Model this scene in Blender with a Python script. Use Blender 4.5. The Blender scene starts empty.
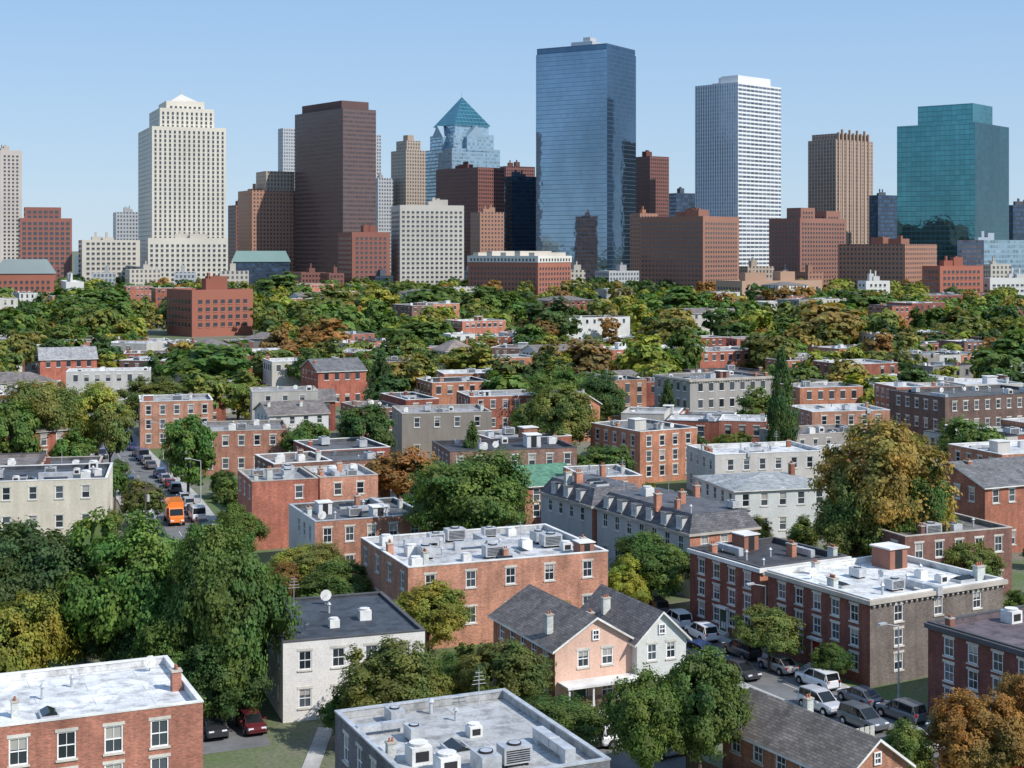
import bpy, math, random
import numpy as np
from mathutils import Vector
R=random.Random(11)
F=1500.0; HZ=250.0; H=36.0
scene=bpy.context.scene
COL=scene.collection
def site(px,py,z):
    Y=F*(H-z)/(py-HZ); return ((px-512)*Y/F, Y)

# ------------------------------------------------------------------ materials
def newmat(name):
    m=bpy.data.materials.new(name); m.use_nodes=True
    nt=m.node_tree; b=nt.nodes['Principled BSDF']
    return m,nt.nodes,nt.links,b
def math_n(N,L,op,a,b=None,c=None):
    n=N.new('ShaderNodeMath'); n.operation=op
    for i,x in enumerate((a,b,c)):
        if x is None: continue
        if isinstance(x,(int,float)): n.inputs[i].default_value=x
        else: L.new(x,n.inputs[i])
    return n.outputs[0]
def mixc(N,L,mode,fac,a,b):
    n=N.new('ShaderNodeMix'); n.data_type='RGBA'; n.blend_type=mode
    for s,x in ((n.inputs[0],fac),(n.inputs[6],a),(n.inputs[7],b)):
        if isinstance(x,(int,float)): s.default_value=x
        elif isinstance(x,tuple): s.default_value=(*x[:3],1)
        else: L.new(x,s)
    return n.outputs[2]
def noise(N,L,vec,scale,detail=3,rough=.55):
    n=N.new('ShaderNodeTexNoise'); n.inputs['Scale'].default_value=scale
    n.inputs['Detail'].default_value=detail; n.inputs['Roughness'].default_value=rough
    if vec is not None: L.new(vec,n.inputs['Vector'])
    return n.outputs['Fac']
def ramp(N,L,v,lo,hi,a=0.,b=1.):
    n=N.new('ShaderNodeMapRange'); L.new(v,n.inputs[0])
    n.inputs[1].default_value=lo; n.inputs[2].default_value=hi; n.inputs[3].default_value=a; n.inputs[4].default_value=b
    return n.outputs[0]
def gray(N,L,v):
    n=N.new('ShaderNodeCombineColor')
    for i in range(3): L.new(v,n.inputs[i])
    return n.outputs[0]
def surf_mat(name,kind,fixed=None,rough=.85,lo=.78,hi=1.18,sc=.5):
    m,N,L,b=newmat(name)
    tc=N.new('ShaderNodeTexCoord')
    if fixed: 
        c0=N.new('ShaderNodeRGB'); c0.outputs[0].default_value=(*fixed,1); base=c0.outputs[0]
    else:
        oi=N.new('ShaderNodeObjectInfo'); base=oi.outputs['Color']
    geo=N.new('ShaderNodeNewGeometry'); pos=geo.outputs['Position']
    big=ramp(N,L,noise(N,L,pos,sc,4),.3,.7,lo,hi)
    fine=ramp(N,L,noise(N,L,pos,7,2),.3,.7,.9,1.1)
    v=math_n(N,L,'MULTIPLY',big,fine)
    uv=tc.outputs['UV']
    if kind in('brick','shingle'):
        br=N.new('ShaderNodeTexBrick'); L.new(uv,br.inputs['Vector'])
        if kind=='brick':
            br.inputs['Brick Width'].default_value=.24; br.inputs['Row Height'].default_value=.08
            br.inputs['Mortar Size'].default_value=.012; br.inputs['Color1'].default_value=(.66,.68,.7,1); br.inputs['Color2'].default_value=(1.32,1.24,1.15,1)
            br.inputs['Mortar'].default_value=(1.15,1.5,1.7,1)
        else:
            br.inputs['Brick Width'].default_value=.5; br.inputs['Row Height'].default_value=.22
            br.inputs['Mortar Size'].default_value=.02; br.inputs['Color1'].default_value=(.7,.7,.7,1); br.inputs['Color2'].default_value=(1.25,1.22,1.2,1)
            br.inputs['Mortar'].default_value=(.5,.5,.5,1)
        br.inputs['Scale'].default_value=1
        base=mixc(N,L,'MULTIPLY',1.,base,br.outputs['Color'])
        mp=N.new('ShaderNodeMapping'); L.new(uv,mp.inputs[0]); mp.inputs['Scale'].default_value=(1.6,.18,1)
        v=math_n(N,L,'MULTIPLY',v,ramp(N,L,noise(N,L,mp.outputs[0],1.0,3),.3,.75,1.12,.7))
    if kind=='membrane':
        br=N.new('ShaderNodeTexBrick'); L.new(uv,br.inputs['Vector']); br.inputs['Scale'].default_value=1
        br.inputs['Brick Width'].default_value=7; br.inputs['Row Height'].default_value=1.8; br.inputs['Mortar Size'].default_value=.035
        br.inputs['Color1'].default_value=(.92,.92,.92,1); br.inputs['Color2'].default_value=(1.05,1.05,1.05,1); br.inputs['Mortar'].default_value=(.65,.65,.64,1)
        base=mixc(N,L,'MULTIPLY',1.,base,br.outputs['Color'])
        st=ramp(N,L,noise(N,L,pos,.9,6,.7),.46,.66,1.,.5)
        v=math_n(N,L,'MULTIPLY',v,st)
    if kind=='stucco':
        mp=N.new('ShaderNodeMapping'); L.new(uv,mp.inputs[0]); mp.inputs['Scale'].default_value=(1.2,.15,1)
        v=math_n(N,L,'MULTIPLY',v,ramp(N,L,noise(N,L,mp.outputs[0],1.0,3),.3,.75,1.06,.85))
    if kind=='siding':
        sp=N.new('ShaderNodeSeparateXYZ'); L.new(uv,sp.inputs[0])
        fr=math_n(N,L,'FRACT',math_n(N,L,'DIVIDE',sp.outputs[1],.16))
        v=math_n(N,L,'MULTIPLY',v,ramp(N,L,fr,.0,.15,.72,1.))
    col=mixc(N,L,'MULTIPLY',1.,base,gray(N,L,v))
    L.new(col,b.inputs['Base Color']); b.inputs['Roughness'].default_value=rough
    b.inputs['Specular IOR Level'].default_value=.25
    return m
BRICK=surf_mat('brick_wall','brick'); STUCCO=surf_mat('painted_stucco','stucco',sc=.3,lo=.88,hi=1.08)
SIDING=surf_mat('wood_siding','siding',lo=.9,hi=1.06)
STONE=surf_mat('tower_masonry','plain',sc=.03,lo=.9,hi=1.08)
MEMB=surf_mat('roof_membrane','membrane',sc=.25,lo=.75,hi=1.12,rough=.7)
SHING=surf_mat('roof_shingle','shingle',sc=.6,lo=.75,hi=1.2)
COPW=surf_mat('coping_white','plain',(.66,.65,.62)); COPS=surf_mat('coping_stone','plain',(.42,.38,.33)); COPD=surf_mat('coping_dark','plain',(.09,.09,.095))
METAL=surf_mat('galvanised_metal','plain',(.5,.51,.52),rough=.45,sc=1.5); METAL.node_tree.nodes['Principled BSDF'].inputs['Metallic'].default_value=.3
DARK=surf_mat('dark_rubber','plain',(.03,.03,.032)); TRIM=surf_mat('painted_trim','plain',None,rough=.5,lo=.92,hi=1.05)
SILL=surf_mat('stone_sill','plain',(.55,.52,.46)); BARK=surf_mat('tree_bark','plain',(.09,.07,.05),sc=3)
def window_glass():
    m,N,L,b=newmat('window_glass')
    oi=N.new('ShaderNodeObjectInfo'); tc=N.new('ShaderNodeTexCoord'); sp=N.new('ShaderNodeSeparateXYZ'); L.new(tc.outputs['UV'],sp.inputs[0])
    r=oi.outputs['Random']
    th=math_n(N,L,'FRACT',math_n(N,L,'MULTIPLY',r,7.31))
    th=ramp(N,L,th,.2,1.,1.05,.35)
    blind=math_n(N,L,'GREATER_THAN',sp.outputs[1],th)
    blind=math_n(N,L,'MULTIPLY',blind,math_n(N,L,'GREATER_THAN',math_n(N,L,'FRACT',math_n(N,L,'MULTIPLY',r,31.7)),.45))
    dk=mixc(N,L,'MIX',math_n(N,L,'FRACT',math_n(N,L,'MULTIPLY',r,13.3)),(.015,.02,.026),(.09,.105,.12))
    c=mixc(N,L,'MIX',blind,dk,(.36,.35,.32))
    L.new(c,b.inputs['Base Color']); b.inputs['Roughness'].default_value=.12; b.inputs['Specular IOR Level'].default_value=.8
    return m
GLASS=window_glass()
def flat_mat(name,c,rough=.5,metal=0.,spec=.5):
    m,N,L,b=newmat(name); 
    geo=N.new('ShaderNodeNewGeometry'); v=ramp(N,L,noise(N,L,geo.outputs['Position'],2.,3),.3,.7,.9,1.1)
    L.new(mixc(N,L,'MULTIPLY',1.,c,gray(N,L,v)),b.inputs['Base Color'])
    b.inputs['Roughness'].default_value=rough; b.inputs['Metallic'].default_value=metal; b.inputs['Specular IOR Level'].default_value=spec
    return m
TGLASS=flat_mat('tower_window_glass',(.075,.085,.1),.15,.3,.7)
def paint():
    m,N,L,b=newmat('car_paint'); oi=N.new('ShaderNodeObjectInfo'); L.new(oi.outputs['Color'],b.inputs['Base Color'])
    b.inputs['Roughness'].default_value=.3; b.inputs['Coat Weight'].default_value=.6; b.inputs['Coat Roughness'].default_value=.08
    return m
PAINT=paint(); CARGLASS=flat_mat('car_glass',(.015,.018,.02),.06); TYRE=flat_mat('tyre_rubber',(.02,.02,.02),.9,0,.2)
RIM=flat_mat('wheel_rim',(.5,.5,.52),.3,.8); LIGHTW=flat_mat('headlight_lens',(.75,.77,.8),.1); LIGHTR=flat_mat('tail_light_lens',(.35,.01,.01),.15)
def curtain(name,glass,span,fl=3.8,bay=1.6,sf=.28,mf=.12,metal=.75,rough=.08,var=.35,mull=None,bump=.25):
    m,N,L,b=newmat(name)
    tc=N.new('ShaderNodeTexCoord'); sp=N.new('ShaderNodeSeparateXYZ'); L.new(tc.outputs['UV'],sp.inputs[0])
    a=math_n(N,L,'DIVIDE',sp.outputs[0],bay); z=math_n(N,L,'DIVIDE',sp.outputs[1],fl)
    fa=math_n(N,L,'FRACT',a); fz=math_n(N,L,'FRACT',z)
    cb=N.new('ShaderNodeCombineXYZ'); L.new(math_n(N,L,'FLOOR',a),cb.inputs[0]); L.new(math_n(N,L,'FLOOR',z),cb.inputs[1])
    wn=N.new('ShaderNodeTexWhiteNoise'); wn.noise_dimensions='2D'; L.new(cb.outputs[0],wn.inputs['Vector'])
    issp=math_n(N,L,'LESS_THAN',fz,sf); ism=math_n(N,L,'LESS_THAN',fa,mf)
    vv=ramp(N,L,wn.outputs['Value'],0,1,1-var,1+var*.6)
    geo=N.new('ShaderNodeNewGeometry')
    mp=N.new('ShaderNodeMapping'); L.new(geo.outputs['Position'],mp.inputs[0]); mp.inputs['Scale'].default_value=(1,1,.5)
    cl=ramp(N,L,noise(N,L,mp.outputs[0],.018,3),.35,.65,.8,1.15)
    vv=math_n(N,L,'MULTIPLY',vv,cl)
    g=mixc(N,L,'MULTIPLY',1.,glass,gray(N,L,vv))
    c=mixc(N,L,'MIX',ism,g,mull or span); c=mixc(N,L,'MIX',issp,c,span)
    L.new(c,b.inputs['Base Color'])
    s=math_n(N,L,'MAXIMUM',issp,ism)
    L.new(ramp(N,L,s,0,1,metal,0.3*metal),b.inputs['Metallic']); L.new(ramp(N,L,s,0,1,rough,.5),b.inputs['Roughness'])
    bp=N.new('ShaderNodeBump'); bp.inputs['Strength'].default_value=bump; bp.inputs['Distance'].default_value=.6
    L.new(noise(N,L,geo.outputs['Position'],.12,2),bp.inputs['Height']); L.new(bp.outputs[0],b.inputs['Normal'])
    return m
def foliage(name,attr):
    m,N,L,b=newmat(name)
    at=N.new('ShaderNodeAttribute'); at.attribute_name='tint'
    geo=N.new('ShaderNodeNewGeometry')
    if attr:
        a2=N.new('ShaderNodeAttribute'); a2.attribute_name='leafcol'; base=a2.outputs['Color']
    else:
        oi=N.new('ShaderNodeObjectInfo'); base=oi.outputs['Color']
    big=ramp(N,L,noise(N,L,geo.outputs['Position'],.3,3),.36,.64,0,1)
    warm=mixc(N,L,'MULTIPLY',1.,base,(1.35,1.12,.9)); cool=mixc(N,L,'MULTIPLY',1.,base,(.74,.98,.92))
    c=mixc(N,L,'MIX',big,cool,warm)
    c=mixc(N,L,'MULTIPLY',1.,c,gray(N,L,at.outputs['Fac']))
    L.new(c,b.inputs['Base Color']); b.inputs['Roughness'].default_value=.6; b.inputs['Specular IOR Level'].default_value=.25
    tr=N.new('ShaderNodeBsdfTranslucent'); L.new(mixc(N,L,'MULTIPLY',1.,c,(1.35,1.45,.6)),tr.inputs['Color'])
    mx=N.new('ShaderNodeMixShader'); mx.inputs[0].default_value=.35
    L.new(b.outputs[0],mx.inputs[1]); L.new(tr.outputs[0],mx.inputs[2])
    L.new(mx.outputs[0],N['Material Output'].inputs['Surface'])
    return m
LEAF=foliage('leaf_foliage',False); LEAFS=foliage('wood_foliage',True)

# ------------------------------------------------------------------ mesh builder
class MB:
    def __init__(s): s.v=[];s.f=[];s.m=[];s.uv=[]
    def poly(s,pts,mi=0,uv=None):
        i=len(s.v); s.v+=[tuple(p) for p in pts]; s.f.append(tuple(range(i,i+len(pts)))); s.m.append(mi)
        if uv is None: uv=[(0,0)]*len(pts)
        s.uv+=uv
    def box(s,x0,x1,y0,y1,z0,z1,mi=0,top=None,bottom=True):
        P=s.poly
        P([(x0,y0,z0),(x1,y0,z0),(x1,y0,z1),(x0,y0,z1)],mi,[(x0,z0),(x1,z0),(x1,z1),(x0,z1)])
        P([(x1,y0,z0),(x1,y1,z0),(x1,y1,z1),(x1,y0,z1)],mi,[(y0,z0),(y1,z0),(y1,z1),(y0,z1)])
        P([(x1,y1,z0),(x0,y1,z0),(x0,y1,z1),(x1,y1,z1)],mi,[(-x1,z0),(-x0,z0),(-x0,z1),(-x1,z1)])
        P([(x0,y1,z0),(x0,y0,z0),(x0,y0,z1),(x0,y1,z1)],mi,[(-y1,z0),(-y0,z0),(-y0,z1),(-y1,z1)])
        P([(x0,y0,z1),(x1,y0,z1),(x1,y1,z1),(x0,y1,z1)],mi if top is None else top,[(x0,y0),(x1,y0),(x1,y1),(x0,y1)])
        if bottom: P([(x0,y1,z0),(x1,y1,z0),(x1,y0,z0),(x0,y0,z0)],mi)
    def cyl(s,p0,p1,r0,r1,n=8,mi=0,cap=True):
        p0=Vector(p0);p1=Vector(p1);d=(p1-p0).normalized()
        a=d.orthogonal().normalized(); b=d.cross(a)
        A=[p0+(a*math.cos(t)+b*math.sin(t))*r0 for t in [2*math.pi*i/n for i in range(n)]]
        B=[p1+(a*math.cos(t)+b*math.sin(t))*r1 for t in [2*math.pi*i/n for i in range(n)]]
        for i in range(n):
            j=(i+1)%n; s.poly([A[i],A[j],B[j],B[i]],mi)
        if cap: s.poly(B,mi); s.poly(A[::-1],mi)
    def mesh(s,name,mats,smooth=False):
        me=bpy.data.meshes.new(name); me.from_pydata(s.v,[],s.f)
        for m in mats: me.materials.append(m)
        me.polygons.foreach_set('material_index',s.m)
        u=me.uv_layers.new(name='UVMap'); u.data.foreach_set('uv',np.array(s.uv,dtype=np.float32).ravel())
        if smooth: me.polygons.foreach_set('use_smooth',[True]*len(s.f))
        me.update(); return me
def ob(name,data,parent=None,loc=(0,0,0),rot=0.,color=None,scale=None,**kw):
    o=bpy.data.objects.new(name,data); COL.objects.link(o)
    o.location=loc
    if rot: o.rotation_euler=(0,0,rot)
    if parent is not None: o.parent=parent
    if color is not None: o.color=(*color[:3],1)
    if scale is not None: o.scale=scale
    for k,v in kw.items(): o[k]=v
    return o
FOOT=[]; HERO=[]
def inside(x,y,mar=0.):
    for ox,oy,ph,w,d in FOOT:
        dx=x-ox;dy=y-oy;c=math.cos(ph);s=math.sin(ph)
        u=dx*c+dy*s;v=-dx*s+dy*c
        if -mar<u<w+mar and -mar<v<d+mar: return True
    return False
def okview(X,Y,h,r):
    """keep infill from hiding the surveyed landmarks behind it"""
    a=512+F*(X-r)/Y; b=512+F*(X+r)/Y; yt=HZ+(H-h)*F/Y
    for x0,x1,yl,Yh in HERO:
        if Y<Yh and b>x0 and a<x1 and yt<yl: return False
    return True
def frames(w,d,x0=0,y0=0):
    return [((x0,y0),(1,0),(0,-1),w),((x0+w,y0),(0,1),(1,0),d),((x0+w,y0+d),(-1,0),(0,1),w),((x0,y0+d),(0,-1),(-1,0),d)]
def wall_face(mb,fr,z0,z1,cols,rows,ww,wh,rec,mi=0,holes=True,skip=None):
    o,t,n,L=fr; wins=[]
    P=lambda u,z,off=0:(o[0]+t[0]*u+n[0]*off,o[1]+t[1]*u+n[1]*off,z)
    def q(u0,u1,a,b):
        if u1-u0>1e-4 and b-a>1e-4: mb.poly([P(u0,a),P(u1,a),P(u1,b),P(u0,b)],mi,[(u0,a),(u1,a),(u1,b),(u0,b)])
    if not cols or not rows: q(0,L,z0,z1); return wins
    for r in rows:
        for c in cols: wins.append((o[0]+t[0]*c,o[1]+t[1]*c,r,math.atan2(t[1],t[0])))
    if not holes: q(0,L,z0,z1); return wins
    zc=z0
    for r in rows:
        q(0,L,zc,r); uc=0
        for c in cols:
            a,b=c-ww/2,c+ww/2; q(uc,a,r,r+wh); uc=b
            for (p,s_) in (((a,r),(a,r+wh)),((a,r+wh),(b,r+wh)),((b,r+wh),(b,r)),((b,r),(a,r))):
                mb.poly([P(*p),P(*s_),P(*s_,-rec),P(*p,-rec)],mi,[(p[0],p[1]),(s_[0],s_[1]),(s_[0]+.1,s_[1]),(p[0]+.1,p[1])])
        q(uc,L,r,r+wh); zc=r+wh
    q(0,L,zc,z1); return wins
WC={}
def win_meshes(ww,wh,det):
    k=(round(ww,2),round(wh,2),det)
    if k in WC: return WC[k]
    h=ww/2; g=MB(); fr=MB(); si=MB(); li=MB()
    def pane(m,mi,x0,x1,z0,z1,y): m.poly([(x0,y,z0),(x1,y,z0),(x1,y,z1),(x0,y,z1)],mi,[(0,z0/wh),(1,z0/wh),(1,z1/wh),(0,z1/wh)])
    if det==0:
        pane(g,0,-h,h,0,wh,-.03)
        g.box(-h-.1,h+.1,-.09,0,-.15,0,1); g.box(-h-.1,h+.1,-.07,0,wh,wh+.15,1)
        WC[k]=(g.mesh('window',[GLASS,TRIM]),None,None,None); return WC[k]
    t=.08
    pane(g,0,-h,h,0,wh,.11)
    m=g if det==1 else fr; mi=1 if det==1 else 0
    m.box(-h,-h+t,.03,.105,0,wh,mi); m.box(h-t,h,.03,.105,0,wh,mi)
    m.box(-h+t,h-t,.03,.105,wh-t,wh,mi); m.box(-h+t,h-t,.03,.105,0,t,mi); m.box(-h+t,h-t,.05,.1,wh*.5-.03,wh*.5+.03,mi)
    if det==2: m.box(-.015,.015,.07,.1,wh*.5+.03,wh-t,mi); m.box(-.015,.015,.07,.1,t,wh*.5-.03,mi)
    m=g if det==1 else si; mi=2 if det==1 else 0
    m.box(-h-.1,h+.1,-.08,.03,-.12,0,mi)
    m=g if det==1 else li
    m.box(-h-.12,h+.12,-.03,.02,wh,wh+.2,mi)
    if det==1: WC[k]=(g.mesh('window',[GLASS,TRIM,SILL]),None,None,None)
    else: WC[k]=(g.mesh('window',[GLASS]),fr.mesh('window_frame',[TRIM]),si.mesh('sill',[SILL]),li.mesh('lintel',[SILL]))
    return WC[k]
# ---- rooftop kit
def kit():
    K={}
    m=MB()
    m.box(-.9,.9,-.6,.6,.2,1.2,0)
    for x in(-.7,.6): m.box(x,x+.1,-.5,.5,0,.2,1)
    for i in range(6): m.box(-.75,.75,-.63,-.6,.32+i*.13,.38+i*.13,1)
    m.cyl((0,0,1.2),(0,0,1.32),.42,.42,14,1); m.cyl((0,0,1.32),(0,0,1.34),.36,.3,14,0)
    K['rooftop_unit']=m.mesh('rooftop_unit',[METAL,DARK])
    m=MB(); m.box(-.55,.55,-.55,.55,0,.9,0); m.cyl((0,0,.9),(0,0,1.05),.45,.5,12,0); m.box(-.35,.35,-.58,-.55,.2,.7,1)
    K['rooftop_fan']=m.mesh('rooftop_fan',[COPW,DARK])
    m=MB(); m.cyl((0,0,0),(0,0,.75),.11,.11,8,0); m.cyl((0,0,.75),(0,0,.95),.22,.06,8,0)
    K['vent_pipe']=m.mesh('vent_pipe',[METAL])
    m=MB(); m.box(-.6,.6,-.9,.9,0,.25,0)
    m.poly([(-.5,-.8,.26),(.5,-.8,.26),(.5,.8,.26),(-.5,.8,.26)],1)
    for s in(-1,1):
        m.poly([(-.5*s,-.8*s,.26),(-.5*s,.8*s,.26),(0,.8*s,.5),(0,-.8*s,.5)][::-1],1)
    m.poly([(-.5,-.8,.26),(.5,-.8,.26),(0,-.8,.5)],1); m.poly([(.5,.8,.26),(-.5,.8,.26),(0,.8,.5)],1)
    K['skylight']=m.mesh('skylight',[METAL,CARGLASS])
    m=MB(); m.box(-1.,1.,-1.1,1.1,0,1.7,0); m.box(-1.15,1.15,-1.25,1.25,1.7,1.82,1); m.box(-.4,.4,-1.13,-1.1,.05,1.6,2)
    K['roof_hatch_house']=m.mesh('roof_hatch_house',[STUCCO,COPW,DARK])
    m=MB(); m.cyl((0,0,0),(0,0,.7),.04,.04,6,0)
    for i in range(10):
        a=2*math.pi*i/10;b=2*math.pi*(i+1)/10
        for r0,r1,d0,d1 in((0,.25,0,.04),(.25,.45,.04,.14)):
            p=lambda r,t,dd:(r*math.cos(t),-.25,.8+r*math.sin(t)+dd*.5)
            m.poly([p(r0,a,-d0),p(r1,a,-d1),p(r1,b,-d1),p(r0,b,-d0)],1)
    m.cyl((0,-.2,.75),(0,-.6,.85),.02,.02,4,0)
    K['satellite_dish']=m.mesh('satellite_dish',[METAL,COPW])
    m=MB(); m.cyl((0,0,0),(0,0,2.6),.035,.02,5,0)
    for i in range(4): m.box(-.5+i*.08,.5-i*.08,-.015,.015,1.6+i*.25,1.63+i*.25,0)
    K['antenna']=m.mesh('antenna',[METAL])
    m=MB(); m.box(-2.,2.,-.3,.3,.3,.8,0); m.box(1.4,2.,-.3,.3,0,.3,0); m.box(-2,-1.4,-.3,.3,0,.3,0); m.box(-.04,.04,-.33,.33,.27,.83,0)
    K['air_duct']=m.mesh('air_duct',[METAL])
    pot=flat_mat('clay_pot',(.35,.13,.07),.8)
    for nm,n in(('chimney',2),('chimney_wide',3)):
        m=MB(); L=.3*n
        m.box(-L/2-.1,L/2+.1,-.35,.35,-.9,1.5,0); m.box(-L/2-.18,L/2+.18,-.43,.43,1.5,1.66,1)
        for i in range(n):
            x=-L/2+.15+.3*i; m.cyl((x,0,1.66),(x,0,2.05),.12,.1,8,2)
        K[nm]=m.mesh('chimney',[BRICK,COPS,pot])
    return K
KIT=kit()
def clutter(root,roof,w,d,z,n,ch,col,x0=0,y0=0,rr=R,items=None):
    kinds=['rooftop_unit','rooftop_fan','vent_pipe','vent_pipe','vent_pipe','skylight','satellite_dish','antenna','air_duct','rooftop_unit','roof_hatch_house','rooftop_fan']
    used=[]
    for i in range(n):
        for k in range(8):
            x=x0+rr.uniform(1.2,max(1.3,w-1.2)); y=y0+rr.uniform(1.2,max(1.3,d-1.2))
            if all(abs(x-a)+abs(y-b)>2.2 for a,b in used): break
        else: continue
        used.append((x,y)); k=items[i%len(items)] if items else rr.choice(kinds)
        if k=='roof_hatch_house' and (w<9 or d<9): k='rooftop_fan'
        s=rr.uniform(.7,1.1)
        ob(k,KIT[k],root,(x,y,z+.003),rr.choice([0,math.pi/2]),color=rr.choice([(.5,.48,.44),(.6,.6,.6),(.3,.14,.1)]),scale=(s,s,s))
    for i in range(ch):
        x=x0+rr.choice([.7,w-.7]) if i%2==0 else x0+rr.uniform(1,w-1); y=y0+rr.uniform(1,d-1)
        c=KIT['chimney'] if rr.random()<.75 else KIT['chimney_wide']; s=rr.uniform(.6,.85)
        cc=col if rr.random()<.6 else (.5,.47,.42)
        ob('chimney',c,roof,(x,y,z+.1),rr.choice([0,math.pi/2]),color=cc,scale=(s,s,s*.9))
def grid(L,bay,ww,mar=.9):
    n=max(1,int((L-2*mar-ww)/bay)+1)
    if L<ww+1.: return []
    s=(L-(n-1)*bay)/2
    return [s+i*bay for i in range(n)]
WALLS={'brick':BRICK,'stucco':STUCCO,'siding':SIDING}
def bld_at(X,Y,ph,w,d,z,wall='brick',col=(.25,.09,.05),roof='flat',rcol=(.5,.5,.5),cop=COPW,st=2,bay=2.5,ww=1.0,wh=1.6,det=2,
        cl=3,ch=1,items=None,frame=(.75,.75,.73),lcol=None,lwall=None,cornice=None,rise=2.2,door=False,name='row_house',label='brick house',cat='house',group=None,rr=R,first=1.0,fbay=None,sides=(0,1,3),dz=.45,drop=0.,porch=False):
    FOOT.append((X,Y,ph,w,d))
    kw=dict(label=label,category=cat)
    if group: kw['group']=group
    root=ob(name,None,None,(X,Y,0),ph,**kw); root.empty_display_size=1
    mb=MB(); ml=MB(); wins=[]
    top=z-(.75 if roof=='flat' else .3)
    rows=[]
    if st>1:
        sh=(top-wh-first)/(st-1)
        if sh<wh+.45:
            st=max(1,int((top-first)/(wh+.6))); sh=(top-wh-first)/max(1,st-1)
        rows=[top-wh-sh*i for i in range(st)][::-1]
    else: rows=[top-wh]
    for i,fr in enumerate(frames(w,d)):
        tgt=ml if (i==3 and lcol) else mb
        cols=grid(fr[3],(fbay if (fbay and i==0) else bay),ww) if (i in sides and (det>0 or i in(0,3))) else []
        if drop: cols=[c for c in cols if rr.random()>drop]
        wins+=wall_face(tgt,fr,-.2,z,cols,rows,ww,wh,.14,holes=det>0)
    M=WALLS[wall]
    rb=MB()
    if roof=='flat':
        t=.24; e=.04
        rb.poly([(t,t,z-dz),(w-t,t,z-dz),(w-t,d-t,z-dz),(t,d-t,z-dz)],0,[(0,0),(w,0),(w,d),(0,d)])
        for a,b in(((t,t),(w-t,t)),((w-t,t),(w-t,d-t)),((w-t,d-t),(t,d-t)),((t,d-t),(t,t))):
            rb.poly([(*b,z-dz),(*a,z-dz),(*a,z),(*b,z)],0,[(0,0),(3,0),(3,.4),(0,.4)])
        rb.box(-e,w+e,-e,t+e,z,z+.1,1); rb.box(-e,w+e,d-t-e,d+e,z,z+.1,1)
        rb.box(-e,t+e,t+e,d-t-e,z,z+.1,1); rb.box(w-t-e,w+e,t+e,d-t-e,z,z+.1,1)
        ro=ob('roof',rb.mesh('roof',[MEMB,cop]),root,color=rcol); zr=z-dz
    elif roof in('gable_y','gable_x'):
        o_=.35
        if roof=='gable_y':
            for y,s in((0,1),(d,-1)):
                p=[(0,y,z),(w,y,z),(w/2,y,z+rise)]; mb.poly(p if s>0 else p[::-1],0,[(q[0],q[2]) for q in (p if s>0 else p[::-1])])
            k=rise/(w/2)
            for s in(0,1):
                xe=-o_ if s==0 else w+o_; ze=z-o_*k; L=math.hypot(w/2+o_,rise+o_*k)
                A=[(xe,-o_,ze),(w/2,-o_,z+rise),(w/2,d+o_,z+rise),(xe,d+o_,ze)]
                if s: A=A[::-1]
                uv=[(0,0),(0,L),(d,L),(d,0)]
                T=[(a,b,c+.16) for a,b,c in A]; rb.poly(T,0,uv); rb.poly([(a,b,c-.02) for a,b,c in A][::-1],1)
                for i in range(4):
                    j=(i+1)%4; rb.poly([(*A[i][:2],A[i][2]-.02),(*A[j][:2],A[j][2]-.02),T[j],T[i]],1)
        else:
            for x,s in((0,-1),(w,1)):
                p=[(x,0,z),(x,d,z),(x,d/2,z+rise)]; pp=p if s>0 else p[::-1]; mb.poly(pp,0,[(q[1],q[2]) for q in pp])
            k=rise/(d/2)
            for s in(0,1):
                ye=-o_ if s==0 else d+o_; ze=z-o_*k; L=math.hypot(d/2+o_,rise+o_*k)
                A=[(-o_,ye,ze),(w+o_,ye,ze),(w+o_,d/2,z+rise),(-o_,d/2,z+rise)]
                if s: A=A[::-1]
                uv=[(0,0),(w,0),(w,L),(0,L)] if not s else [(0,L),(w,L),(w,0),(0,0)]
                T=[(a,b,c+.16) for a,b,c in A]; rb.poly(T,0,uv); rb.poly([(a,b,c+.02) for a,b,c in A][::-1],1)
                for i in range(4):
                    j=(i+1)%4; rb.poly([(*A[i][:2],A[i][2]+.02),(*A[j][:2],A[j][2]+.02),T[j],T[i]],1)
        ro=ob('roof',rb.mesh('roof',[SHING,cop]),root,color=rcol); zr=z+rise*.5
    elif roof=='hip':
        o_=.3; m_=min(w,d)/2; r=rise
        a,b,c,e=(-o_,-o_,z),(w+o_,-o_,z),(w+o_,d+o_,z),(-o_,d+o_,z)
        if w>=d: p,q=(m_,d/2,z+r),(w-m_,d/2,z+r)
        else: p,q=(w/2,m_,z+r),(w/2,d-m_,z+r)
        L=math.hypot(m_,r)
        if w>=d: fs=[([a,b,q,p],w),([b,c,q],d),([c,e,p,q],w),([e,a,p],d)]
        else: fs=[([a,b,p],w),([b,c,q,p],d),([c,e,q],w),([e,a,p,q],d)]
        for f,wd in fs:
            rb.poly([(x,y,zz+.12) for x,y,zz in f],0,[(0,0),(wd,0),(wd-m_,L),(m_,L)][:len(f)] if len(f)==4 else [(0,0),(wd,0),(wd/2,L)])
        rb.box(-o_,w+o_,-o_,d+o_,z+.003,z+.119,1)
        ro=ob('roof',rb.mesh('roof',[SHING,cop]),root,color=rcol); zr=z+rise*.7
    elif roof=='mansard':
        hh=1.9; n_=1.0; e=.15
        B=[(-e,-e),(w+e,-e),(w+e,d+e),(-e,d+e)]; T=[(n_,n_),(w-n_,n_),(w-n_,d-n_),(n_,d-n_)]
        for i in range(4):
            j=(i+1)%4; L=(w,d)[i%2]
            rb.poly([(*B[i],z+.1),(*B[j],z+.1),(*T[j],z+hh),(*T[i],z+hh)],0,[(0,0),(L,0),(L-1,2),(1,2)])
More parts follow.
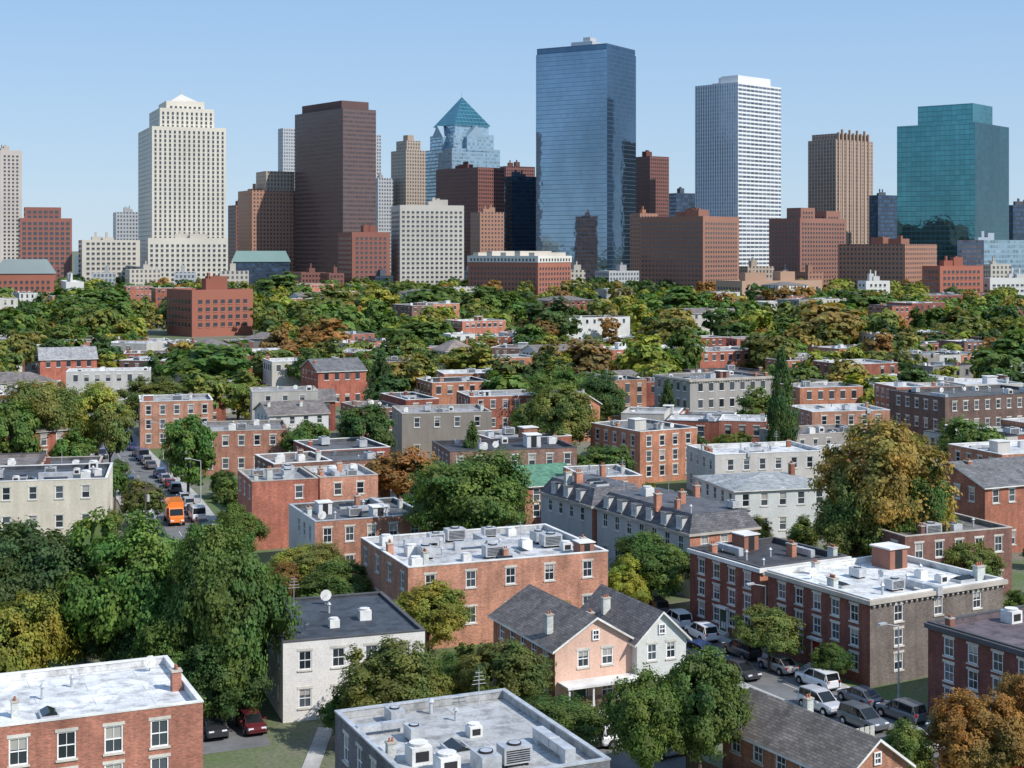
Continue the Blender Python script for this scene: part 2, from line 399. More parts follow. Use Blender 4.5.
        rb.poly([(*p,z+hh) for p in T],2,[(p[0],p[1]) for p in T]); rb.box(-e-.1,w+e+.1,-e-.1,d+e+.1,z-.15,z+.099,1)
        ro=ob('roof',rb.mesh('roof',[SHING,cop,MEMB]),root,color=rcol); zr=z+hh
        wm=win_meshes(.8,1.1,1)[0]
        for i,fr in enumerate(frames(w,d)):
            if i in(0,2): continue
            for u in grid(fr[3],2.9,1.,1.3):
                o_,t_,n_2,_=fr; a=math.atan2(t_[1],t_[0])
                dd=ob('dormer',DORM,root,(o_[0]+t_[0]*u-n_2[0]*.05,o_[1]+t_[1]*u-n_2[1]*.05,z+.12),a,color=(.5,.5,.49))
                ob('window',wm,dd,(0,-.1,.25),0,color=(.7,.7,.7))
    ob('wall',mb.mesh('wall',[M]),root,color=col)
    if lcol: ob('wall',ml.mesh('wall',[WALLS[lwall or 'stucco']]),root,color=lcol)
    if cornice:
        c=MB(); c.box(-.3,w+.3,-.32,.01,z-.38,z-.02,0)
        for i in range(int(w/.6)): c.box(.2+i*.6,.4+i*.6,-.22,.005,z-.6,z-.38,0)
        ob('cornice',c.mesh('cornice',[cornice]),root)
        c=MB(); c.box(-.32,-.001,.02,d+.1,z-.38,z-.02,0); ob('cornice',c.mesh('cornice',[cornice]),root)
    wm=win_meshes(ww,wh,det)
    for k,(x,y,zz,a) in enumerate(wins):
        wo=ob('window',wm[0],root,(x,y,zz),a,color=frame)
        if wm[1]:
            ob('window_frame',wm[1],wo,color=frame); ob('sill',wm[2],wo); ob('lintel',wm[3],wo)
    if roof=='gable_y' and det==2:
        w3=win_meshes(.6,.8,2); wo=ob('window',w3[0],root,(w/2,-.14,z+rise*.2),0,color=frame); ob('window_frame',w3[1],wo,color=frame)
    if porch:
        c=MB(); c.box(.2,w-.2,-1.9,-.02,2.55,2.72,0); c.box(.3,w-.3,-1.8,-.02,.0,.3,0)
        for i in range(4):
            x=.4+i*(w-.8)/3; c.box(x-.07,x+.07,-1.75,-1.61,.3,2.55,0)
        for x in(.5,w*.62): c.box(x,x+w*.3,-1.7,-1.64,1.05,1.13,0)
        ob('porch',c.mesh('porch',[COPW]),root)
    if door:
        for u in ([w*.3] if door==1 else [i for i in grid(d,7,1.2,3)]):
            a=0 if door==1 else -math.pi/2
            loc=(u,0,0) if door==1 else (0,d-u,0)
            do=ob('door',DOORM,root,loc,a,color=rr.choice([(.05,.09,.06),(.3,.03,.02),(.03,.04,.09),(.6,.6,.58)]))
            ob('handle',HANDM,do,(.35,-.12,1.25),0)
    if cl or ch: clutter(root,ro,w,d,zr if roof!='hip' else zr-.3,cl if roof in('flat','mansard') else 0,ch,col if wall=='brick' else (.27,.1,.06),rr=rr,items=items)
    return root
m=MB(); m.box(-.55,.55,-.05,.85,0,1.4,0); m.box(-.65,.65,-.12,.9,1.4,1.5,1); DORM=m.mesh('dormer',[TRIM,COPD])
m=MB(); m.box(-.5,.5,-.04,.0,.35,2.35,0); m.box(-.62,-.5,-.1,.0,.35,2.5,1); m.box(.5,.62,-.1,0,.35,2.5,1); m.box(-.75,.75,-.5,0,2.5,2.68,1)
for i in range(3): m.box(-.8,.8,-.4-.3*(2-i),-.0-.001*i,.0 if i==0 else .117*i,.117*(i+1),2)
for x in(-.3,.05): m.box(x,x+.25,-.06,-.04,.6,1.2,1)
DOORM=m.mesh('door',[TRIM,COPW,SILL])
m=MB(); m.cyl((0,0,0),(0,.1,0),.04,.03,6); HANDM=m.mesh('handle',[RIM])
def bld(x0,xc,x1,yc,z,phi=24,d=None,vis=.55,**kw):
    ph=math.radians(phi); c=math.cos(ph); s=math.sin(ph)
    X,Y=site(xc,yc,z); k1=(x1-512)/F; k0=(x0-512)/F
    w=(k1*Y-X)/(c-k1*s)
    if d is None: d=(X-k0*Y)/(s+k0*c)
    if d<4 or d>26: d=12
    HERO.append((x0,x1,yc+vis*z*F/Y,Y))
    kw.setdefault('det',2 if Y<165 else (1 if Y<300 else 0))
    return bld_at(X,Y,ph,w,d,z,**kw)
RED=(.3,.1,.065); ORG=(.42,.17,.1); BRN=(.19,.1,.075); DRED=(.2,.08,.06)
WR=(.66,.66,.65); GR=(.36,.36,.36); DR=(.07,.075,.085); MR=(.17,.17,.175)
# ---- nearest buildings
bld(0,-80,203,737,8,24,d=11.4,col=(.35,.14,.095),rcol=(.74,.74,.73),cop=COPW,st=3,bay=2.75,ww=1.1,wh=1.65,cl=7,ch=3,frame=(.85,.85,.83),label='red brick row house with white flat roof and stone lintels',items=['vent_pipe','rooftop_fan','skylight','satellite_dish','rooftop_fan','vent_pipe'])
bld(335,418,610,790,8,24,wall='brick',col=(.15,.14,.14),rcol=(.46,.46,.45),cop=METAL,st=3,cl=13,ch=1,cat='building',label='dark grey brick building with cluttered pale flat roof',name='apartment_building',items=['rooftop_unit','rooftop_unit','rooftop_fan','air_duct','vent_pipe','skylight','antenna','rooftop_fan','vent_pipe'])
bld(262,283,425,643,6.1,19,d=14,wall='siding',col=(.7,.67,.63),roof='flat',rcol=(.07,.08,.095),cop=COPD,st=2,bay=2.6,cl=6,ch=1,wh=1.45,dz=.15,label='cream clapboard house with dark blue-grey flat roof',items=['rooftop_fan','satellite_dish','vent_pipe','antenna'])
bld(383,408,608,568,7.5,22,d=15,col=(.44,.2,.13),rcol=(.54,.54,.54),cop=COPW,st=2,bay=3.9,wh=1.5,first=2.,cl=28,ch=4,label='orange brick building with grey-white roof full of vents',name='apartment_building',cat='building')
bld(478,555,635,650,5.2,24,d=12,wall='stucco',col=(.68,.45,.35),lcol=(.3,.13,.085),lwall='brick',roof='gable_y',rcol=(.17,.155,.145),rise=2.1,st=2,bay=2.1,wh=1.3,ch=2,cl=0,door=1,porch=True,cop=COPW,label='salmon pink gabled house with white porch and brown shingles',name='gabled_house',frame=(.85,.85,.85))
bld(600,637,686,642,5.3,24,d=10,wall='siding',col=(.58,.59,.56),roof='gable_y',rcol=(.19,.17,.16),rise=2.1,st=2,bay=1.7,ww=.85,wh=1.3,ch=1,cl=0,cop=COPW,label='pale grey-cream clapboard gabled house with brown shingle roof',name='gabled_house',frame=(.85,.85,.85))
bld(768,870,1003,600,7.2,30,col=(.17,.13,.11),lcol=(.2,.07,.05),lwall='brick',rcol=(.72,.72,.7),cop=COPW,st=3,bay=2.3,fbay=4.6,wh=1.4,cl=13,ch=3,door=2,cornice=COPS,label='dark red brick row houses with white flat roof')
bld(690,760,847,568,7.2,30,col=(.4,.165,.1),lcol=(.2,.07,.05),lwall='brick',rcol=(.075,.075,.08),cop=COPD,st=3,bay=2.3,wh=1.4,cl=6,ch=3,door=2,cornice=COPW,label='dark brick row houses with black roof and white cornice')  # lcol darkens the brick to paint the street front's shade
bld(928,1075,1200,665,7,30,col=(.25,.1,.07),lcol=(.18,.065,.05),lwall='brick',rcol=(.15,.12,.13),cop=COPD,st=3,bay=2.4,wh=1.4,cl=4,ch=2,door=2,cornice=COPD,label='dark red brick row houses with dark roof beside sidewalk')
bld(722,845,908,778,3.8,30,d=12,col=(.36,.16,.1),roof='gable_y',rcol=(.2,.175,.155),rise=1.9,st=1,bay=2.3,wh=1.2,ch=1,cl=0,name='gabled_house',label='low brick house with weathered brown shingle gable roof')
# ---- second rows
bld(597,690,758,535,6.6,28,col=(.43,.18,.115),lcol=(.42,.43,.43),lwall='stucco',roof='mansard',rcol=(.13,.13,.14),cop=COPS,st=2,cl=5,ch=4,label='pale grey townhouse row with slate mansard and dormers',name='townhouse_row')
bld(541,592,648,507,6.6,28,col=(.43,.18,.115),lcol=(.42,.43,.43),lwall='stucco',roof='mansard',rcol=(.14,.14,.15),cop=COPS,st=2,cl=4,ch=3,label='pale grey townhouse row with slate mansard and dormers',name='townhouse_row')
bld(257,315,427,522,6.5,22,d=12,col=(.36,.16,.105),lcol=(.58,.57,.53),rcol=(.12,.125,.13),cop=METAL,st=2,cl=9,ch=3,drop=.25,label='brick house with dark flat roof and pale side wall')
bld(243,252,318,482,8.2,20,d=10,col=(.38,.13,.085),rcol=(.3,.3,.3),cop=COPS,st=2,bay=3.4,wh=1.5,cl=5,ch=2,drop=.2,label='bright red brick building with dark flat roof')
bld(318,320,378,478,7.4,20,d=10,col=(.46,.21,.14),rcol=(.5,.5,.5),cop=COPS,st=2,bay=2.9,wh=1.5,cl=4,ch=3,label='orange brick building with stepped chimneys')
bld(0,-70,107,484,7,12,d=14,wall='stucco',col=(.58,.53,.43),rcol=(.085,.095,.11),cop=COPW,st=2,cl=12,ch=1,bay=3.2,label='cream stucco building with dark blue-grey roof',cat='building',name='apartment_building')
bld(125,140,213,402,8.5,15,d=12,col=(.4,.19,.125),rcol=GR,st=3,cl=6,ch=2,label='orange brick building with grey flat roof')
bld(187,193,289,432,7,12,d=14,col=(.34,.15,.1),rcol=(.24,.23,.22),cop=COPS,st=2,cl=8,ch=2,label='brick building with dull grey roof')
bld(290,318,366,372,8,24,d=14,col=(.38,.12,.08),rcol=MR,roof='gable_x',rise=2.4,st=2,ch=1,cl=0,label='red brick gabled building with dark roof',name='gabled_house')
bld(425,432,490,383,8,20,d=12,col=ORG,rcol=DR,st=2,cl=5,ch=2,label='orange brick house with dark roof')
bld(463,470,540,397,7,15,d=12,col=RED,rcol=GR,st=2,cl=6,ch=1,label='red brick house with grey roof')
bld(385,402,492,414,8,12,d=13,wall='stucco',col=(.25,.22,.19),rcol=(.36,.35,.34),cop=COPS,st=2,cl=6,ch=1,bay=3.5,drop=.3,label='taupe rendered building with grey roof',cat='building',name='apartment_building')
bld(430,450,577,452,8,15,d=12,col=(.24,.13,.1),rcol=(.07,.07,.08),cop=COPD,st=3,cl=12,ch=1,bay=2.6,label='brown brick apartment building with black roof',name='apartment_building',cat='building')
bld(585,640,697,432,8,30,d=14,col=ORG,rcol=(.24,.24,.24),st=3,cl=6,ch=2,label='orange brick house with grey roof and chimneys')
bld(632,690,773,380,10,25,d=14,wall='stucco',col=(.34,.32,.3),rcol=(.24,.24,.24),cop=COPS,st=3,cl=10,ch=2,cornice=COPS,label='grey stone apartment building with bay windows',name='apartment_building',cat='building')
bld(790,800,863,388,8,15,d=10,col=ORG,rcol=GR,st=2,cl=5,ch=1,label='orange brick house with grey flat roof')
bld(790,812,890,412,8,12,d=11,col=(.38,.18,.12),rcol=WR,st=2,cl=5,ch=1,label='orange brick house with white flat roof')
bld(893,945,1060,398,10,25,d=15,col=(.15,.09,.072),rcol=(.12,.12,.12),cop=COPD,st=3,cl=12,ch=1,label='dark brown brick apartment building',name='apartment_building',cat='building')
bld(485,525,582,487,5,24,d=12,col=(.34,.14,.09),roof='gable_x',rcol=(.12,.27,.18),rise=1.8,st=2,ch=0,cl=0,vis=.1,label='brick house with green copper roof',name='gabled_house')
bld(570,586,642,478,7,15,d=10,col=(.43,.18,.11),rcol=GR,st=2,cl=4,ch=1,label='orange brick house with grey roof')
bld(697,715,825,455,6.5,15,d=11,wall='stucco',col=(.52,.49,.46),rcol=WR,st=2,cl=10,ch=5,label='pale rendered row houses with white roof')
bld(707,735,830,492,6,15,d=13,wall='siding',col=(.54,.56,.54),rcol=(.36,.38,.38),roof='hip',rise=1.2,st=2,ch=1,cl=0,label='pale grey clapboard house with low hipped roof')
bld(880,905,1012,537,7,22,d=11,col=(.19,.09,.07),rcol=(.24,.22,.21),cop=COPS,st=2,cl=8,ch=2,label='dark brick house with grey roof')
bld(945,985,1070,488,8,25,d=12,col=(.33,.12,.075),rcol=MR,roof='gable_x',rise=2.2,st=2,cl=0,ch=2,label='red brick house with dark gable roof and chimneys',name='gabled_house')
bld(990,1002,1090,455,8,20,d=12,col=ORG,rcol=WR,st=2,cl=4,ch=1,label='orange brick house with white flat roof')
bld(20,40,97,360,8,20,d=14,col=(.42,.13,.085),rcol=GR,roof='gable_x',rise=2.6,st=2,cl=0,ch=1,label='red brick gabled hall',name='gabled_house')
bld(838,846,900,455,6,18,d=10,col=RED,rcol=GR,st=2,cl=3,ch=1,vis=.1,label='red brick house with grey flat roof')
bld(265,272,345,362,8.5,20,d=12,wall='stucco',col=(.5,.47,.42),rcol=WR,st=2,cl=5,ch=1,label='cream rendered building with white roof')
bld(690,700,760,352,9,24,d=14,col=(.36,.12,.08),rcol=GR,st=2,cl=4,ch=1,label='red brick house with grey roof among trees')
bld(560,566,630,318,10,24,d=14,wall='stucco',col=(.62,.62,.6),rcol=(.1,.1,.1),st=2,cl=3,ch=1,bay=3.2,label='white rendered house with dark flat roof')
bld(560,566,600,405,7,24,d=11,col=(.5,.2,.12),rcol=GR,roof='gable_y',st=2,cl=0,ch=1,label='bright orange brick gabled house',name='gabled_house')
bld(60,66,150,372,7,12,d=10,wall='stucco',col=(.5,.49,.46),rcol=WR,st=2,cl=5,ch=0,vis=.2,label='white rendered terrace with pale roof')
bld(600,612,692,350,9,20,d=14,col=(.4,.14,.09),rcol=WR,st=2,cl=4,ch=1,vis=.3,label='red brick building with white roof among trees')
bld(440,446,478,352,8,24,d=11,wall='siding',col=(.62,.58,.5),rcol=(.3,.25,.22),roof='hip',rise=3,st=2,cl=0,ch=1,label='cream house with brown pyramid roof',name='hipped_house')
HERO.append((148,253,336,620)); HERO.append((468,572,286,1000)); HERO.append((640,740,288,1000))

# ------------------------------------------------------------------ towers
def mk_tower(x0,xc,x1,ytop,Y,phi=28,d=None,name='office_tower',label='tower',cat='skyscraper'):
    if len(label.split())<4: label+=' above the city trees'
    ph=math.radians(phi); c=math.cos(ph); s=math.sin(ph)
    X=(xc-512)*Y/F; k1=(x1-512)/F; k0=(x0-512)/F
    w=(k1*Y-X)/(c-k1*s)
    if d is None: d=(X-k0*Y)/(s+k0*c)
    d=min(max(d,8),80)
    z=H-(ytop-HZ)*Y/F
    root=ob(name,None,None,(X,Y,0),ph,label=label,category=cat); FOOT.append((X,Y,ph,w,d))
    return root,w,d,z
TW={}
def tblock(root,x0,x1,y0,y1,z0,z1,mats,col,win=None,pname='wall',topcol=None,fin=None):
    mb=MB(); w=x1-x0; d=y1-y0; wins=[]
    for i,fr in enumerate(frames(w,d,x0,y0)):
        if win and i!=2:
            bay,fl,ww,wh=win; cols=grid(fr[3],bay,ww,1.5); rows=[]; z=z0+ (4 if z0<1 else .8)
            while z+wh<z1-1.5: rows.append(z); z+=fl
            wins+=wall_face(mb,fr,z0,z1,cols,rows,ww,wh,0,i,holes=False)
        else: wall_face(mb,fr,z0,z1,[],[],0,0,0,i)
    p=1.0 if w>12 else .4
    mb.poly([(x0+p,y0+p,z1-p*.8),(x1-p,y0+p,z1-p*.8),(x1-p,y1-p,z1-p*.8),(x0+p,y1-p,z1-p*.8)],4)
    B=[(x0,y0),(x1,y0),(x1,y1),(x0,y1)]; T=[(x0+p,y0+p),(x1-p,y0+p),(x1-p,y1-p),(x0+p,y1-p)]
    for i in range(4):
        j=(i+1)%4; mb.poly([(*B[i],z1),(*B[j],z1),(*T[j],z1),(*T[i],z1)],4)
        mb.poly([(*T[i],z1),(*T[j],z1),(*T[j],z1-p*.8),(*T[i],z1-p*.8)],4)
    ob(pname,mb.mesh(pname,list(mats)+[STONE]),root,color=col)
    if wins:
        bay,fl,ww,wh=win
        k=(round(ww,2),round(wh,2))
        if k not in TW:
            g=MB(); h=ww/2; g.poly([(-h,-.06,0),(h,-.06,0),(h,-.06,wh),(-h,-.06,wh)],0,[(0,0),(1,0),(1,1),(0,1)])
            g.box(-h-.1,h+.1,-.2,0,-.3,0,1); TW[k]=g.mesh('window',[TGLASS,STONE])
        cnt=root.get('_n',0)
        wins.sort(key=lambda q:(-1 if abs(q[3])<.01 else 0,-q[2]))
        take=max(0,min(len(wins),95-cnt)) ; root['_n']=cnt+take
        lc=tuple(min(.7,v*1.3+.02) for v in col)
        for x,y,z,a in wins[:take]: ob('window',TW[k],root,(x,y,z),a,color=lc)
        rest=wins[take:]
        if rest:
            g=MB(); h=ww/2
            for x,y,z,a in rest:
                c,s=math.cos(a),math.sin(a); f=lambda u,v,zz:(x+u*c-v*s,y+u*s+v*c,zz)
                g.poly([f(-h,-.06,z),f(h,-.06,z),f(h,-.06,z+wh),f(-h,-.06,z+wh)],0)
                g.poly([f(-h-.1,-.2,z-.3),f(h+.1,-.2,z-.3),f(h+.1,-.2,z),f(-h-.1,-.2,z)],1)
                g.poly([f(-h-.1,-.2,z),f(h+.1,-.2,z),f(h+.1,0,z),f(-h-.1,0,z)],1)
            ob('windows',g.mesh('windows',[TGLASS,STONE]),root,color=lc,kind='stuff')
def pyramid(root,x0,x1,y0,y1,z0,z1,mat,col,name='spire'):
    mb=MB(); B=[(x0,y0),(x1,y0),(x1,y1),(x0,y1)]; a=((x0+x1)/2,(y0+y1)/2,z1)
    for i in range(4):
        j=(i+1)%4; L=math.dist(B[i],B[j]); mb.poly([(*B[i],z0),(*B[j],z0),a],0,[(0,0),(L,0),(L/2,z1-z0)])
    ob(name,mb.mesh(name,[mat]),root,color=col)
def frustum(root,w,d,z0,z1,ins,mat,col,name='roof'):
    mb=MB(); e=.6; B=[(-e,-e),(w+e,-e),(w+e,d+e),(-e,d+e)]; T=[(ins,ins),(w-ins,ins),(w-ins,d-ins),(ins,d-ins)]
    for i in range(4):
        j=(i+1)%4; mb.poly([(*B[i],z0),(*B[j],z0),(*T[j],z1),(*T[i],z1)])
    mb.poly([(*p,z1) for p in T]); ob(name,mb.mesh(name,[mat]),root,color=col)
def roofbox(root,w,d,z,n=3,rr=R,col=(.3,.28,.27)):
    for i in range(n):
        a=rr.uniform(.15,.6)*w;b=rr.uniform(.2,.6)*d; sx=rr.uniform(.12,.3)*w; sy=rr.uniform(.15,.3)*d
        m=MB(); m.box(a,a+sx,b,b+sy,z-.8,z+rr.uniform(2,5.5)+i*.01,0); m.box(a+sx*.3,a+sx*.5,b+sy*.2,b+sy*.5,z-.8,z+rr.uniform(5.5,7),0)
        ob('rooftop_plant',m.mesh('rooftop_plant',[STONE]),root,color=col)
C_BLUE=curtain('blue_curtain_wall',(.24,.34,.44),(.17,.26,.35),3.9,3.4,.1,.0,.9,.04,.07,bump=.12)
C_BLUE_SHADE=curtain('shade_side_blue_curtain_wall',(.11,.18,.26),(.075,.12,.18),3.9,3.4,.1,.0,.9,.04,.1,bump=.12)  # darker copy of the blue glass, painting shade onto the right-hand faces
C_DBLUE=curtain('navy_curtain_wall',(.07,.11,.18),(.035,.05,.07),3.8,2.,.3,.12,.6)
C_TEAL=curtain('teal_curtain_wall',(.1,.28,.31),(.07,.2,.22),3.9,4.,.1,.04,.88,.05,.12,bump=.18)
C_TEAL_SHADE=curtain('shade_side_teal_curtain_wall',(.06,.15,.18),(.04,.1,.12),3.9,4.,.1,.04,.88,.05,.14,bump=.18)  # teal glass again, with the dim side's shade put into its colour
C_LBLUE=curtain('pale_blue_curtain_wall',(.34,.48,.58),(.24,.34,.42),3.6,2.6,.4,.14,.6)
C_WHT=curtain('white_grid_wall',(.3,.37,.45),(.58,.61,.65),3.4,2.6,.16,.5,.3,var=.25)
C_WHTB=curtain('white_balcony_wall',(.14,.17,.22),(.7,.7,.69),3.6,6.,.46,.08,.3,var=.5)
C_BROWN=curtain('brown_ribbon_wall',(.08,.07,.08),(.13,.085,.08),3.7,1.5,.5,.3,.3,.2,var=.4)
C_DRED=curtain('oxblood_ribbon_wall',(.06,.045,.05),(.19,.08,.065),3.5,2.6,.5,.4,.2,.25)
C_TAN=curtain('tan_pier_wall',(.1,.09,.09),(.38,.31,.25),3.5,3.,.4,.5,.1,.3)
C_BEIGE=curtain('beige_pier_wall',(.14,.14,.15),(.5,.46,.39),3.5,3.2,.42,.5,.1,.3)
C_RUST=curtain('rust_brick_wall',(.08,.08,.09),(.35,.18,.12),3.4,3.,.48,.5,.1,.3)
C_GREY=curtain('grey_pier_wall',(.14,.17,.2),(.42,.43,.44),3.6,2.8,.42,.42,.2,.3)
C_RIB=curtain('tan_rib_wall',(.15,.11,.095),(.38,.28,.22),3.5,3.6,.25,.5,.1,.3)
S4=(STONE,)*4
def simple(x0,xc,x1,yt,Y,mat,col,label,phi=28,d=None,win=None,pent=2,name='office_tower',cat='skyscraper'):
    r,w,dd,z=mk_tower(x0,xc,x1,yt,Y,phi,d,name,label,cat)
    tblock(r,0,w,0,dd,0,z,(mat,)*4 if not isinstance(mat,tuple) else mat,col,win)
    if pent: roofbox(r,w,dd,z,pent,col=tuple(c*.8 for c in col))
    return r,w,dd,z
LIME=(.6,.56,.48)
r,w,d,z=mk_tower(137,152,226,126,1250,22,None,'limestone_tower','cream limestone skyscraper with stepped crown and small pyramid'); W=(4.0,3.7,1.7,2.6)
tblock(r,0,w,0,d,0,z,S4,LIME,W)
z2=z+16.5; tblock(r,w*.13,w*.87,d*.13,d*.87,z-1.2,z2,S4,LIME,W)
z3=z2+7; tblock(r,w*.24,w*.76,d*.24,d*.76,z2-1.2,z3,S4,LIME,(4,3.5,2,3.))
pyramid(r,w*.3,w*.7,d*.3,d*.7,z3,z3+8,STONE,(.55,.52,.46),'pyramid_roof')
m=MB(); m.cyl((w/2,d/2,z3+7),(w/2,d/2,z3+13),.6,.2,6); ob('finial',m.mesh('finial',[STONE]),r,color=(.5,.47,.4))
simple(130,148,228,238,1170,STONE,LIME,'cream limestone podium building with window grid',15,d=30,win=(4,3.8,2,2.2),name='podium_building',cat='building')
simple(75,82,140,240,1200,STONE,(.54,.5,.43),'pale stone office building',20,d=40,win=(4,4,2.4,2.),name='office_building',cat='building')
simple(112,116,138,212,1400,C_GREY,(.4,.4,.4),'grey stepped office building',20,d=30)
simple(-30,0,22,150,1350,STONE,(.5,.45,.41),'tan residential tower with window grid',25,win=(3.6,3.4,1.9,1.8))
r,w,d,z=simple(8,20,72,218,1200,STONE,(.28,.12,.095),'dark red brick office block',20,d=40,win=(4.2,4,2.8,2.4),name='office_building',cat='building',pent=0)
tblock(r,w*.1,w*.8,d*.2,d*.8,z-1,z+9,S4,(.25,.11,.09),(4.2,4,2.8,2.4))
r,w,d,z=simple(-20,-6,54,274,930,STONE,(.34,.13,.09),'red brick building with grey-green mansard roof',15,d=30,win=(3.2,3.6,1.7,2.),name='brick_building',cat='building',pent=0)
frustum(r,w,d,z+.1,z+9,5,STONE,(.2,.24,.24))
simple(228,236,250,205,1450,C_DRED,(.15,.1,.08),'dark brown office tower',30)
r,w,d,z=simple(238,252,296,190,1300,C_RUST,(.4,.26,.18),'orange-brown stepped apartment tower',28)
tblock(r,w*.35,w,d*.1,d*.8,z-1,z+17,(C_TAN,)*4,(.4,.22,.14))
r,w,d,z=simple(228,232,290,262,1080,C_DBLUE,(.2,.3,.28),'low building with green-grey metal roof',10,d=30,name='office_building',cat='building',pent=0)
frustum(r,w,d,z+.1,z+8,3,STONE,(.18,.27,.25))
simple(278,283,297,128,1650,C_GREY,(.35,.37,.4),'slim grey distant tower',30,pent=0)
r,w,d,z=mk_tower(294,343,376,108,1250,38,None,'office_tower','dark brown banded skyscraper with recessed top')
tblock(r,0,w,0,d,0,z,(C_BROWN,)*4,(.13,.085,.08)); tblock(r,w*.08,w*.9,d*.08,d*.9,z-1,z+7,S4,(.12,.075,.07))
simple(372,376,381,135,1600,C_GREY,(.3,.28,.3),'slim grey distant tower',30,d=12,pent=0)
simple(372,378,393,178,1500,C_GREY,(.36,.33,.33),'grey office tower',28)
simple(338,352,390,232,1120,STONE,(.26,.11,.085),'dark red brick block with window grid',22,win=(3.6,3.6,2,2.),name='brick_building',cat='building')
r,w,d,z=simple(391,406,426,150,1500,C_TAN,(.3,.2,.15),'tan brick tower with stepped crown',35,pent=0)
tblock(r,w*.15,w*.85,d*.15,d*.85,z-1,z+10,(C_TAN,)*4,(.3,.2,.15)); tblock(r,w*.35,w*.65,d*.35,d*.65,z+9,z+16,S4,(.36,.28,.22))
# glass tower with stepped gabled crown and pyramid
r,w,d,z=mk_tower(424,452,500,148,1500,33,None,'glass_tower','pale blue glass skyscraper with stepped crown and pyramid roof')
tblock(r,0,w,0,d,0,z,(C_LBLUE,)*4,(.4,.5,.55)); tblock(r,w*.08,w*.92,d*.08,d*.92,z-1,z+15,(C_LBLUE,)*4,(.4,.5,.55)); tblock(r,w*.15,w*.85,d*.15,d*.85,z+14,z+24,(C_LBLUE,)*4,(.4,.5,.55))
pyramid(r,w*.12,w*.88,d*.12,d*.88,z+24.2,z+55,C_TEAL,(.1,.3,.3),'pyramid_roof')
for a,b in((.42,.58),):
    m=MB(); x0,x1=w*.3,w*.7
    for y0,y1 in((-.8,d*.2),(d*.8,d+.8)):
        m.box(x0,x1,y0,y1,z-2,z+12,0); xm=(x0+x1)/2
        m.poly([(x0,y0,z+12),(x1,y0,z+12),(xm,y0,z+24)]); m.poly([(x1,y1,z+12),(x0,y1,z+12),(xm,y1,z+24)])
        m.poly([(x0,y0,z+12),(xm,y0,z+24),(xm,y1,z+24),(x0,y1,z+12)]); m.poly([(xm,y0,z+24),(x1,y0,z+12),(x1,y1,z+12),(xm,y1,z+24)])
    ob('gable',m.mesh('gable',[C_LBLUE]),r)
    m=MB(); x0,x1=d*.3,d*.7
    for y0,y1 in((-.8,w*.2),(w*.8,w+.8)):
        m.box(y0,y1,x0,x1,z-2,z+12,0); xm=(x0+x1)/2
        m.poly([(y0,x1,z+12),(y0,x0,z+12),(y0,xm,z+24)]); m.poly([(y1,x0,z+12),(y1,x1,z+12),(y1,xm,z+24)])
        m.poly([(y0,x0,z+12),(y1,x0,z+12),(y1,xm,z+24),(y0,xm,z+24)]); m.poly([(y0,xm,z+24),(y1,xm,z+24),(y1,x1,z+12),(y0,x1,z+12)])
    ob('gable',m.mesh('gable',[C_LBLUE]),r)
m=MB(); m.cyl((w/2,d/2,z+53),(w/2,d/2,z+61),.5,.15,5); ob('finial',m.mesh('finial',[METAL]),r)
r,w,d,z=simple(390,400,464,205,1130,STONE,(.5,.47,.42),'weathered beige apartment block with window grid',16,d=34,win=(3.7,3.5,2.1,1.8),name='apartment_tower',pent=3)
simple(436,478,504,167,1350,C_DRED,(.18,.08,.07),'oxblood office tower with ribbon windows',42)
simple(474,480,504,212,1250,C_RUST,(.4,.24,.17),'orange brick tower',25,d=20,name='brick_tower')
simple(500,512,538,176,1380,C_DBLUE,(.1,.12,.15),'navy glass tower',30); simple(500,506,535,166,1480,C_DRED,(.16,.08,.07),'oxblood tower top',30)
r,w,d,z=mk_tower(468,538,571,262,1030,50,None,'brick_hotel','long red brick building with white attic storey','building')
tblock(r,0,w,0,d,0,z,S4,(.34,.14,.1),(3.2,3.6,1.6,2.)); tblock(r,-.4,w+.4,-.4,d+.4,z-.4,z+4.2,S4,(.64,.62,.56),(3.2,3.8,1.6,2.))
for i in range(5):
    f=(i+.5)/5; m=MB(); m.box(1,w-1,d*f-2.5,d*f+2.5,z+4,z+6.5+i%2,0); ob('dormer',m.mesh('dormer',[STONE]),r,color=(.5,.46,.4))
r,w,d,z=mk_tower(536,607,636,43,1300,58,None,'glass_tower','tall blue mirrored glass skyscraper with slab form')
tblock(r,0,w,0,d,0,z-5.5,(C_BLUE_SHADE,C_BLUE_SHADE,C_BLUE,C_BLUE),(.1,.15,.2)); tblock(r,.6,w-.6,.6,d-.6,z-6.3,z,(C_BLUE_SHADE,)*4,(.1,.15,.22))
m=MB(); m.box(w*.35,w*.7,d*.35,d*.65,z-1,z+6,0); m.box(w*.4,w*.6,d*.4,d*.5,z+6,z+10,0); m.cyl((w*.5,d*.42,z+8),(w*.5,d*.42,z+16),.4,.1,5); ob('rooftop_plant',m.mesh('rooftop_plant',[METAL]),r)
simple(635,650,669,156,1420,C_DRED,(.16,.07,.06),'dark red office tower',38)
simple(630,640,658,213,1250,C_RUST,(.4,.2,.12),'orange brown office block',28)
simple(668,676,696,193,1500,C_DBLUE,(.1,.12,.15),'dark glass tower',28)
simple(640,703,739,216,1040,STONE,(.29,.15,.11),'large brown brick apartment block',48,win=(3.1,3.3,1.7,1.7),name='apartment_tower',pent=3)
r,w,d,z=mk_tower(695,738,781,82,1300,45,None,'residential_tower','white high-rise tower with balcony bands and grid facade')
